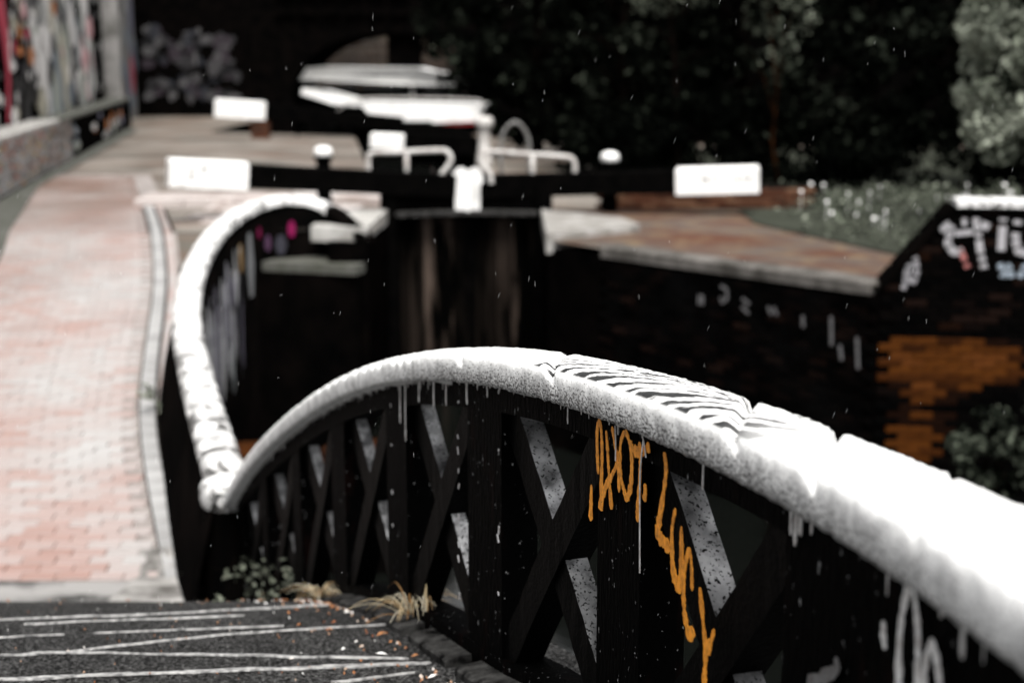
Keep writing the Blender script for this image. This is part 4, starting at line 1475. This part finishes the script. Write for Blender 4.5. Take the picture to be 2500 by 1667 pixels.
# ------------------------------------------------------------------ trees and hedges on the right, dark wall added behind to shut out the sky
bw = thing('backdrop_wall', 'long dark backdrop wall added unseen behind the trees', 'wall', (14, 36, LOCK))
mb = MB()
mb.box((18.5, 37, 1.5), (1, -.12, 0), (.12, 1, 0), (0, 0, 1), (33, .4, 8))
obj('wall', mb, M['soot'], bw)  # added backdrop, shuts out the sky behind the trees
TG = 'dark trees beyond the right lock side'
for i, (x, y, h, rx, lab) in enumerate([
        (2.2, 29, 5.2, 1.7, 'dark bushy tree behind the right handrail'),
        (4.3, 27, 5.4, 1.8, 'dark bushy tree behind the white end of the right balance beam'),
        (6.4, 26, 5.6, 1.9, 'dark bushy tree right of the ruddy slender trunk'),
        (8.4, 24.5, 5.6, 1.9, 'dark bushy tree above the flowers on the grass'),
        (10.6, 24, 5.4, 1.9, 'dark bushy tree behind the pale bush'),
        (.6, 33, 6, 1.9, 'dark bushy tree above the hoop rail'),
        (-.9, 50, 7, 2.4, 'dark bushy tree beside the bridge arch'),
        (3.2, 38, 7, 2.3, 'tall dark tree farthest back between hoop rail and right bollard')]):
    tree('tree', lab, 'tree', (x, y, LOCK), h, (rx, rx * .8, h / 2), 6500, .085 if y < 32 else .12, M['leaf_dark'], 40 + i, TG, low=.02, bias=-.06)
hd = thing('hedge', 'low black hedge along the foot of the dark trees behind the grass', 'hedge', (7, 24.3, LOCK))
for k in range(9):
    x_ = 1.7 + 1.25 * k
    y_ = 25.0 - .12 * k if k > 1 else 25.4
    C_, R_ = clumps((x_, y_, LOCK + .75), (.8, .5, .8), 22, (.2, .38), 300 + k)
    obj('foliage', leaf_mesh('foliage', M['leaf_dark'], C_, R_, 2600, .07, -.12, .2, 300 + k), None, hd)
mb = MB()
for k in range(30):
    x_ = 1.4 + .37 * k
    mb.tube([(x_, 25.2 - .045 * k, LOCK - .05), (x_ + rnd.uniform(-.1, .1), 25.2 - .045 * k, LOCK + .9)], [.03, .012], 5)
obj('stems', mb, M['bark'], hd)
tree('slender_tree', 'slender tree with ruddy bark and sparse pale leaves before the dark trees', 'tree', (4.42, 23.5, LOCK), 5.2, (.75, .6, 2.4), 1100, .05, M['leaf_pale'], 71, None, 'bark_rust', -.35, .034, -.02, .35)
tree('overhanging_tree', 'tree with grey green leaves hanging in at the top above the right bollard', 'tree', (3.0, 25.2, LOCK), 5.6, (1.3, .9, 1.2), 2600, .06, M['leaf_pale'], 75, None, 'bark', -.4, .09, .0, .52)
tree('pale_bush', 'pale green bush catching the light at the right edge above the brick parapet', 'bush', (6.75, 18.6, LOCK), 4.6, (1.25, 1.0, 2.0), 10000, .055, M['leaf_pale'], 77, None, 'bark', .2, .07, .36, .12)
# small shrubs at the foot of the right wall
for i, (x, y, z, r_, lab) in enumerate([(4.25, 12.2, -3.45, .42, 'leafy shrub at the foot of the orange stained bricks'), (4.75, 12.0, -3.2, .5, 'leafy shrub lowest at the right edge beside the white rail'), (3.0, 13.6, -4.3, .28, 'small dark sprig at the wall foot left of the orange stained bricks')]):
    sh = thing('shrub', lab, 'shrub', (x, y, z - r_), 'shrubs at the foot of the right wall')
    C_, R_ = clumps((x, y, z), (r_, r_ * .7, r_), 50, (r_ * .1, r_ * .26), 90 + i)
    obj('foliage', leaf_mesh('foliage', M['leaf_dark'], C_, R_, 2400, .03, .22, .3, 90 + i), None, sh)
    m_ = MB()
    for k in range(5):
        m_.tube([(x, y, z - r_ * 1.1), (x + rnd.uniform(-.3, .3) * r_, y + rnd.uniform(-.3, .3) * r_, z), (x + rnd.uniform(-.7, .7) * r_, y + rnd.uniform(-.5, .5) * r_, z + r_ * .7)], [.02, .012, .004], 5)
    obj('stems', m_, M['bark'], sh)
mb = MB()
mb.prism([(2.6, 13.9, -5.4), (2.9, 12.2, -5.4), (6, 11.4, -5.4), (9, 11.4, -5.4), (9, 13.2, -5.4)], (0, 0, .95))
obj('bank_foot', mb, M['dirt'], kind='structure')

# ground cover on the lawn: short blades, and the white flowers that blur into discs
g = np.random.default_rng(3)
C_ = [(x, y, zz + .03) for x, y in zip(g.uniform(3.6, 9.5, 260), g.uniform(14.5, 23.5, 260)) if x > np.interp(y, [14, 15.9, 19.1, 24], [4.9, 4.45, 3.35, 3.7])]
o = obj('grass', leaf_mesh('grass', M['leaf_pale'], C_, [.32] * len(C_), 9000, .035, .06, .2, 8), None, None, kind='stuff')
for v_ in ():
    pass
mb = MB()
rf = random.Random(4)
for i in range(60):
    x, y = rf.uniform(3.7, 8.2), rf.uniform(17.8, 22.6)
    if x < 3.7 + (22 - y) * .2:
        continue
    z0 = zz + rf.uniform(.06, .34)
    rr = rf.uniform(.014, .030)
    mb.tube([(x, y, zz), (x + .01, y, z0)], .004, 4)
    n8 = 8
    vs = [(x, y, z0 + .02)] + [(x + math.cos(k * .785) * rr, y + math.sin(k * .785) * rr * .6 - .01, z0 + math.sin(k * .785) * rr * .8) for k in range(n8)]
    mb.add(vs, [(0, 1 + k, 1 + (k + 1) % n8) for k in range(n8)])
obj('flowers', mb, M['white'], kind='stuff')

# ------------------------------------------------------------------ bridge parapet of cast iron
pa = thing('bridge_parapet', 'arched black cast iron bridge parapet with thick worn white rail and sprayed letters', 'parapet', (.1, 3.5, -1.65))
NOT = [(1.83, .03, .012), (2.20, .045, .024), (2.52, .05, .022), (3.44, .055, .032), (3.98, .02, .006), (4.10, .045, .03), (4.50, .05, .018), (4.60, .05, .018), (4.68, .05, .018), (4.86, .06, .018), (4.95, .05, .016), (5.06, .05, .016), (5.2, .06, .016), (5.36, .06, .016), (5.5, .05, .014), (5.64, .05, .014), (5.8, .06, .012), (5.97, .05, .010), (6.2, .06, .009)]
prof = []                                               # (n, z) from the inner lower edge over the top to the outer lower edge
prof += [(.120, -.128), (.126, -.112), (.129, -.095), (.131, -.075), (.131, -.055), (.129, -.040), (.124, -.028), (.115, -.019), (.103, -.0125)]
prof += [(x_, -.0115 * abs(x_ / .103) ** 2.2) for x_ in (.09, .075, .06, .045, .03, .015, 0, -.015, -.03, -.045, -.06, -.075, -.09)]
prof += [(-.103, -.0125), (-.115, -.019), (-.124, -.028), (-.129, -.042), (-.131, -.06), (-.131, -.09), (-.120, -.128)]
vv_ = [0]
for a, b in zip(prof, prof[1:]):
    vv_.append(vv_[-1] + math.hypot(a[0] - b[0], a[1] - b[1]))
ys = []
y = .25
while y < 7.98:
    ys.append(y)
    y += .006 + .0022 * max(0, y - 2.5)
vs, uvs, fs = [], [], []
NP = len(prof)
RS, RSH = .70, .035
for y in ys:
    nr = inner(y)
    cx, zt = railx(y), railz(y)
    for (n_, z_), v_ in zip(prof, vv_):
        dep = 0
        for s0, wd, dp in NOT:                          # grooves sweep towards the viewer as they come down the inner face
            sg = s0 - (1.15 if s0 < 4.4 else .8) * max(0, .35 - v_)
            q = (y - sg) / (wd * (.95 if y > sg else .28))
            if abs(q) < 1.6:                              # steep near wall, rounded far shoulder
                m = 1.0 if v_ > .12 else max(0, (v_ - .045) / .075)
                dep += (1.25 + .9 * min(1, max(0, (v_ - .2) / .12))) * dp * max(0, 1 - abs(q)) ** 1.25 * m
        rgh = .0020 * noise.noise((y * 26, v_ * 40, 0)) + .0016 * noise.noise((y * 70, v_ * 90, 3))
        low = .004 * noise.noise((y * 30, 0, 8)) if v_ < .02 else 0
        k = 1 - dep / .14
        nn, z2 = n_ * RS * (k * .3 + .7) + RSH + rgh * (1 if n_ > 0 else -1), z_ * RS - dep * .75 * (1.0 if v_ > .08 else .35) + rgh + low
        vs.append((cx + nr.x * nn, y + nr.y * nn, zt + z2))
        uvs.append((y, v_))
for i in range(len(ys) - 1):
    for k in range(NP - 1):
        fs.append((NP * i + k, NP * i + k + 1, NP * i + NP + k + 1, NP * i + NP + k))
    fs.append((NP * i + NP - 1, NP * i, NP * i + NP, NP * i + 2 * NP - 1))
mb = MB()
mb.add(vs, fs, .5, uvs)
obj('rail', mb, M['rail'], pa, True)

# plates and braces.  q in 0..1 runs from deck to underside of rail
def zb(y): return deckz(y) - .02
def ztop(y): return railz(y) - .082
def plate(y0, y1, q0, q1, n0, n1, name, mat, ny=6):
    m_ = MB()
    vs = []
    for i in range(ny + 1):
        y = y0 + (y1 - y0) * i / ny
        za, zc = zb(y) + (ztop(y) - zb(y)) * q0, zb(y) + (ztop(y) - zb(y)) * q1
        vs += [pp(y, n0, za), pp(y, n0, zc), pp(y, n1, zc), pp(y, n1, za)]
    fs = [(4 * i + k, 4 * i + (k + 1) % 4, 4 * i + 4 + (k + 1) % 4, 4 * i + 4 + k) for i in range(ny) for k in range(4)]
    fs += [(3, 2, 1, 0), (4 * ny, 4 * ny + 1, 4 * ny + 2, 4 * ny + 3)]
    m_.add(vs, fs)
    return obj(name, m_, mat, pa)


CROSS = [2.5, 3.37, 4.29, 5.18, 6.04, 6.80, 7.48]
HW = [.32, .32, .32, .32, .31, .29, .25]
edges = [.25]
for c_, h_ in zip(CROSS, HW):
    edges += [c_ - h_, c_ + h_]
edges.append(7.95)
plate(.25, 7.95, .90, 1.0, .055, -.055, 'top_band', M['plate'], 60)
plate(.25, 7.95, 0, .115, .056, -.056, 'bottom_band', M['plate'], 60)
for i in range(0, len(edges), 2):
    plate(edges[i], edges[i + 1], .10, .905, .052, -.052, 'post', M['plate'], 6)
    if edges[i + 1] - edges[i] > .3:                    # raised bead down the middle of each post
        c_ = (edges[i] + edges[i + 1]) / 2
        plate(c_ - .035, c_ + .035, .10, .905, .06, .05, 'bead', M['plate'], 2)
def brace(c_, h_, sgn, k_):
    """one diagonal: far top to near bottom (sgn 1) or the other way"""
    m_ = MB()
    ya, yb = c_ + sgn * (h_ + .02), c_ - sgn * (h_ + .02)
    vs = []
    N_ = 22
    hw = .052
    tn = (.029 if c_ < 4 else .022) if sgn > 0 else .040
    for i in range(N_ + 1):
        f = i / N_
        y = ya + (yb - ya) * f
        q = .93 - (.93 - .085) * f
        z = zb(y) + (ztop(y) - zb(y)) * q
        j1 = .003 * noise.noise((y * 30, k_, 1)) + .002 * noise.noise((y * 90, k_, 2))
        j2 = .003 * noise.noise((y * 30, k_, 5))
        # member is hw thick measured across the slope
        slope = (.80 * (ztop(c_) - zb(c_))) / (2 * h_)
        dz = hw * math.sqrt(1 + slope * slope)
        vs += [pp(y, tn + j2, z - dz), pp(y, tn + j1, z + dz + j1), pp(y, -tn, z + dz + j2), pp(y, -tn, z - dz)]
    fs = [(4 * i + k, 4 * i + (k + 1) % 4, 4 * i + 4 + (k + 1) % 4, 4 * i + 4 + k) for i in range(N_) for k in range(4)]
    fs += [(3, 2, 1, 0), (4 * N_, 4 * N_ + 1, 4 * N_ + 2, 4 * N_ + 3)]
    m_.add(vs, fs)
    obj('brace', m_, M['brace'], pa)
for k_, (c_, h_) in enumerate(zip(CROSS, HW)):
    brace(c_, h_, 1, k_)
    brace(c_, h_, -1, k_ + 20)

# sprayed orange letters: (y, z) on the inner face
ORA = {'h1': [(3.026, -0.886), (3.033, -0.83), (3.034, -0.789), (3.022, -0.767), (3.01, -0.789), (3.005, -0.838), (3.007, -0.896), (3.008, -0.963)], 'h2': [(2.983, -0.776), (2.974, -0.817), (2.966, -0.862), (2.957, -0.903), (2.948, -0.942)], 'h3': [(2.951, -0.759), (2.937, -0.789), (2.92, -0.826), (2.948, -0.866), (2.983, -0.904), (3.005, -0.946), (3.008, -0.963)], 'h4': [(2.92, -0.826), (2.911, -0.858), (2.907, -0.891)], 'o': [(2.882, -0.751), (2.9, -0.779), (2.905, -0.82), (2.897, -0.857), (2.881, -0.877), (2.865, -0.89), (2.848, -0.864), (2.842, -0.823), (2.846, -0.788), (2.863, -0.76), (2.882, -0.751)], 't1': [(2.805, -0.753), (2.799, -0.796), (2.802, -0.856), (2.808, -0.923)], 't2': [(2.852, -0.764), (2.836, -0.777), (2.804, -0.775), (2.776, -0.763), (2.761, -0.749), (2.76, -0.764)], 'dot': [(2.774, -0.831), (2.77, -0.846), (2.775, -0.868)], 'i': [(3.056, -0.919), (3.057, -0.959), (3.059, -1.004)], 'L': [(2.681, -0.74), (2.67, -0.773), (2.681, -0.827), (2.699, -0.89), (2.702, -0.915), (2.664, -0.921), (2.645, -0.927)], 'U': [(2.621, -0.835), (2.635, -0.885), (2.628, -0.951), (2.602, -0.987), (2.587, -0.951), (2.592, -0.861)], 'C': [(2.534, -0.967), (2.54, -0.919), (2.553, -0.898), (2.574, -0.947), (2.571, -1.005), (2.556, -1.044), (2.536, -1.056), (2.523, -1.039)], 'Y': [(2.498, -0.947), (2.481, -1.001), (2.464, -1.06), (2.468, -1.13), (2.473, -1.175)], 'Y2': [(2.427, -1.0), (2.441, -1.029), (2.464, -1.06)]}
WHI = {'dot': [(1.788, -0.727), (1.787, -0.746), (1.779, -0.763)], 'l1': [(1.721, -0.805), (1.729, -0.751), (1.728, -0.708), (1.719, -0.671), (1.703, -0.646), (1.687, -0.658), (1.67, -0.702), (1.663, -0.778)], 'l2': [(1.643, -0.769), (1.641, -0.722), (1.627, -0.693), (1.608, -0.705), (1.589, -0.743)], 'g': [(1.957, -0.853), (1.945, -0.864), (2.002, -0.902), (2.051, -0.937)]}


def strokes(name, dct, wd, colr, lift, keys=None):
    m_ = MB()
    for j, (k, L) in enumerate(dct.items()):
        if keys and k not in keys:
            continue
        P3 = spline([(y, z, 0) for y, z in L], 12)
        pts = [Vector(pp(p.x, .061, p.y)) for p in P3]
        nn = len(pts)
        ws = []
        for i, p in enumerate(P3):
            q = 1 + .55 * noise.noise((p.x * 40 + j, p.y * 40, 1)) + .5 * noise.noise((p.x * 140, p.y * 140 + j, 2))
            e = min(i, nn - 1 - i)
            low_ = (max(a_[1] for a_ in L) - p.y) / max(.01, max(a_[1] for a_ in L) - min(a_[1] for a_ in L))
            ws.append(wd * q * (.8 + .65 * max(0, low_) ** 2) * (min(1, .35 + e * .2)))
        ribbon(m_, pts, inner(P3[0].x), ws, lift + .0004 * j, colr, .0012)
    return obj(name, m_, M['spray'], pa)


strokes('lettering', ORA, .0155, (.95, .36, .03), .001, ('h1', 'h2', 'h3', 'h4', 'o', 't1', 't2', 'dot', 'i'))['label'] = 'orange sprayed word on the post below the rail'
strokes('lettering', ORA, .017, (.95, .36, .03), .001, ('L', 'U', 'C', 'Y', 'Y2'))['label'] = 'orange sprayed name slanting down beside the brace'
strokes('lettering', WHI, .018, (.80, .80, .79), .001, ('dot', 'l1', 'l2'))['label'] = 'white looped tag at the lower right'
strokes('lettering', WHI, .02, (.16, .16, .16), .001, ('g',))['label'] = 'faint grey curl left of the white loops'

# runs and drips of white rail paint over the top band
DR = [(4.642, -1.081, -1.185, .014), (4.579, -1.184, -1.23, .012), (4.42, -1.02, -1.06, .014), (4.263, -0.986, -1.038, .014), (4.139, -0.951, -1.002, .012), (3.948, -0.907, -0.952, .016), (3.774, -0.861, -0.891, .008), (3.21, -0.781, -0.82, .005), (2.923, -0.756, -0.77, .008), (2.51, -0.70, -0.765, .007), (2.145, -0.691, -0.727, .009), (2.127, -0.685, -0.739, .013), (2.115, -.685, -.717, .007), (2.106, -0.682, -0.716, .008), (2.067, -0.682, -0.701, .008), (1.609, -0.62, -0.65, .009), (1.541, -0.62, -0.673, .012), (1.476, -0.596, -0.622, .02), (1.418, -0.59, -0.616, .02)]
rd_ = random.Random(31)
for i in range(22):                                     # more runs where the brush was loaded at the near end
    y_ = rd_.uniform(1.36, 1.80) if i < 14 else rd_.uniform(2.2, 4.6)
    DR.append((y_, railz(y_) - .08, railz(y_) - .09 - rd_.uniform(.008, .045 if i < 14 else .02), rd_.uniform(.006, .016 if i < 14 else .009)))
for y, z0, z1, wd in DR:
    m_ = MB()
    L = [Vector(pp(y + .004 * noise.noise((y * 9, f * 2, 4)), .0595, max(z0, railz(y) - .075) + (z1 - max(z0, railz(y) - .075)) * f)) for f in (0, .2, .4, .6, .75, .9, 1)]
    ribbon(m_, L, inner(y), [wd * 1.6, wd * .9, wd * .7, wd * .65, wd * .7, wd * .85, wd * .3], .001, (.72, .72, .71), .002)
    obj('paint_drip', m_, M['spray'], pa)
m_ = MB()                                              # the long thin run through the orange letters
for L in ([(2.806, -.70), (2.793, -0.727), (2.777, -0.748), (2.766, -0.775)], [(2.781, -0.745), (2.793, -0.817), (2.79, -0.93), (2.786, -1.025)], [(2.926, -.75), (2.921, -.79), (2.921, -.826)]):
    P3 = spline([(y, z, 0) for y, z in L], 6)
    ribbon(m_, [Vector(pp(p.x, .0625, p.y)) for p in P3], inner(2.79), [.004 + .002 * abs(noise.noise((i, 0, 0))) for i in range(len(P3))], .004, (.75, .75, .74), .0015)
obj('paint_drip', m_, M['spray'], pa)
m_ = MB()                                              # ragged lower edge of the brushed paint, many tiny runs
y = .6
while y < 7.6:
    l = (.005 + .030 * rnd.random() ** 3) * (2.4 if y < 1.8 else 1)
    L = [Vector(pp(y, .0595, railz(y) - .088 - l * f)) for f in (-.6, 0, .5, 1)]
    wd = rnd.uniform(.004, .016) * (1.5 if y < 1.6 else 1)
    ribbon(m_, L, inner(y), [wd, wd, wd * .7, wd * .2], .0008, (.66, .66, .655), .001)
    y += rnd.uniform(.006, .03)
obj('paint_edge', m_, M['spray'], pa, kind='stuff')
m_ = MB()                                              # dribbled dots down two posts
for (y0, n_) in ((4.02, 9), (3.68, 5), (4.75, 4)):
    for k in range(n_):
        f = (k + rnd.uniform(-.6, .6)) / n_
        z = ztop(y0) - .08 - f * .62
        wd = rnd.uniform(.002, .009)
        ribbon(m_, [Vector(pp(y0 + rnd.uniform(-.012, .012), .061, z)), Vector(pp(y0, .061, z - rnd.uniform(.006, .022)))], inner(y0), wd, .002, (.55, .55, .56), .002)
obj('paint_splash', m_, M['spray'], pa, kind='stuff')

# ------------------------------------------------------------------ small plants and litter by the parapet
def tuft(base, n_, hgt, spread, label, seed):
    r_ = random.Random(seed)
    t_ = thing('grass_tuft', label, 'plant', base, 'tufts of dry grass at the parapet foot')
    m_ = MB()
    b = Vector(base)
    for i in range(n_):
        a = r_.uniform(0, 6.28)
        q = Vector((math.cos(a), math.sin(a) * .8, 0)) * spread * r_.uniform(.2, 1)
        h = hgt * r_.uniform(.4, 1)
        pts = [b, b + q * .35 + Vector((0, 0, h * .7)), b + q * .75 + Vector((0, 0, h * .9)), b + q * 1.15 + Vector((0, 0, h * .55))]
        L = spline(pts, 3)
        w_ = .0024
        vs, fs = [], []
        sd = Vector((-math.sin(a), math.cos(a), 0))
        for k, p in enumerate(L):
            ww_ = w_ * (1 - k / len(L) * .85)
            vs += [tuple(p + sd * ww_), tuple(p - sd * ww_), tuple(p + Vector((0, 0, ww_ * .6)))]
        for k in range(len(L) - 1):
            o = 3 * k
            fs += [(o, o + 2, o + 5, o + 3), (o + 2, o + 1, o + 4, o + 5), (o + 1, o, o + 3, o + 4)]
        m_.add(vs, fs, r_.random())
    obj('blades', m_, M['dry'], t_)


tuft((-.345, 4.56, deckz(4.56) + .01), 55, .13, .19, 'large straw coloured grass tuft between two kerb stones', 1)
tuft((-.80, 5.6, deckz(5.6) + .01), 40, .08, .14, 'small rusty grass tuft near the far end of the kerb stones', 2)
tuft((-.28, 4.40, deckz(4.40) + .03), 9, .15, .06, 'thin upright grass sprig against the parapet plate', 3)


def weed(x, y, z, r_, n_, label, seed, size=.022):
    t_ = thing('weed', label, 'plant', (x, y, z), 'leafy weeds along the parapet and wing wall')
    C_, R_ = clumps((x, y, z + r_), (r_, r_, r_), 10, (r_ * .2, r_ * .45), seed)
    obj('leaves', leaf_mesh('leaves', M['leaf_weed'], C_, R_, n_, size, .0, .8, seed), None, t_)
    m_ = MB()
    rr = random.Random(seed)
    for k in range(5):
        m_.tube([(x, y, z - .03), (x + rr.uniform(-.5, .5) * r_, y + rr.uniform(-.5, .5) * r_, z + r_), (x + rr.uniform(-1, 1) * r_, y + rr.uniform(-1, 1) * r_, z + r_ * 1.7)], [.005, .004, .002], 5)
    obj('stems', m_, M['bark'], t_)


weed(-1.46, 7.35, deckz(7.35), .17, 70, 'leafy weed at the foot of the far parapet end', 5)
weed(-1.20, 6.75, deckz(6.75) + .05, .13, 60, 'leafy weed right of the one at the parapet end', 6)
weed(-2.97, 11.7, towz(11.7), .15, 60, 'green and orange leafed weed in the soil halfway along the wing wall', 7, .03)
weed(-2.35, 9.9, towz(9.9), .09, 26, 'small pale weed against the near wing wall', 8)
weed(-1.99, 8.55, towz(8.55), .09, 30, 'low weed on the silt beside the junction pier', 9)

m_ = MB()                                              # fallen leaves and grit on the deck
rl = random.Random(21)
for i in range(240):
    y = rl.uniform(3.3, 5.8)
    f = rl.random() ** 3.2
    e = railx(y) - .19
    x = e - f * 1.4
    s_ = rl.uniform(.003, .008) * (1.2 if f < .2 else .6)
    a = rl.uniform(0, 3.14)
    z = deckz(y) + .005
    big_ = rl.random() < .12
    l_, w_ = (s_ * 2.2, s_ * .8) if big_ else (s_ * .8, s_ * .6)
    ca, sa = math.cos(a), math.sin(a)
    vs = [(x - ca * l_, y - sa * l_, z), (x - sa * w_, y + ca * w_, z + .004), (x + ca * l_, y + sa * l_, z + .003), (x + sa * w_, y - ca * w_, z + .002), (x, y, z + .008)]
    m_.add(vs, [(0, 3, 4), (3, 2, 4), (2, 1, 4), (1, 0, 4)], rl.random() if rl.random() < .85 else 1.0)
obj('fallen_leaves', m_, M['litter'], kind='stuff')

# light rain: small drops hanging in the air between the parapet and the lock
m_ = MB()
rr_ = random.Random(8)
for i in range(190):
    y = rr_.uniform(2.7, 4.3)
    x = rr_.uniform(-.36, .36) * y * 1.02
    z = y * rr_.uniform(-.42, .05)
    if x > railx(y) - .35 and z < railz(y) + .05 and x < railx(y) + .2:
        continue
    a = .00021 * y / 3
    l_ = rr_.uniform(.003, .009)
    dx = rr_.uniform(-.15, .45) * l_
    m_.add([(x - dx, y, z - l_), (x + a, y, z), (x - a * .5, y + a, z), (x - a * .5, y - a, z), (x + dx, y, z + l_)], [(0, 2, 1), (0, 3, 2), (0, 1, 3), (4, 1, 2), (4, 2, 3), (4, 3, 1)])
obj('rain', m_, M['drop'], kind='stuff')
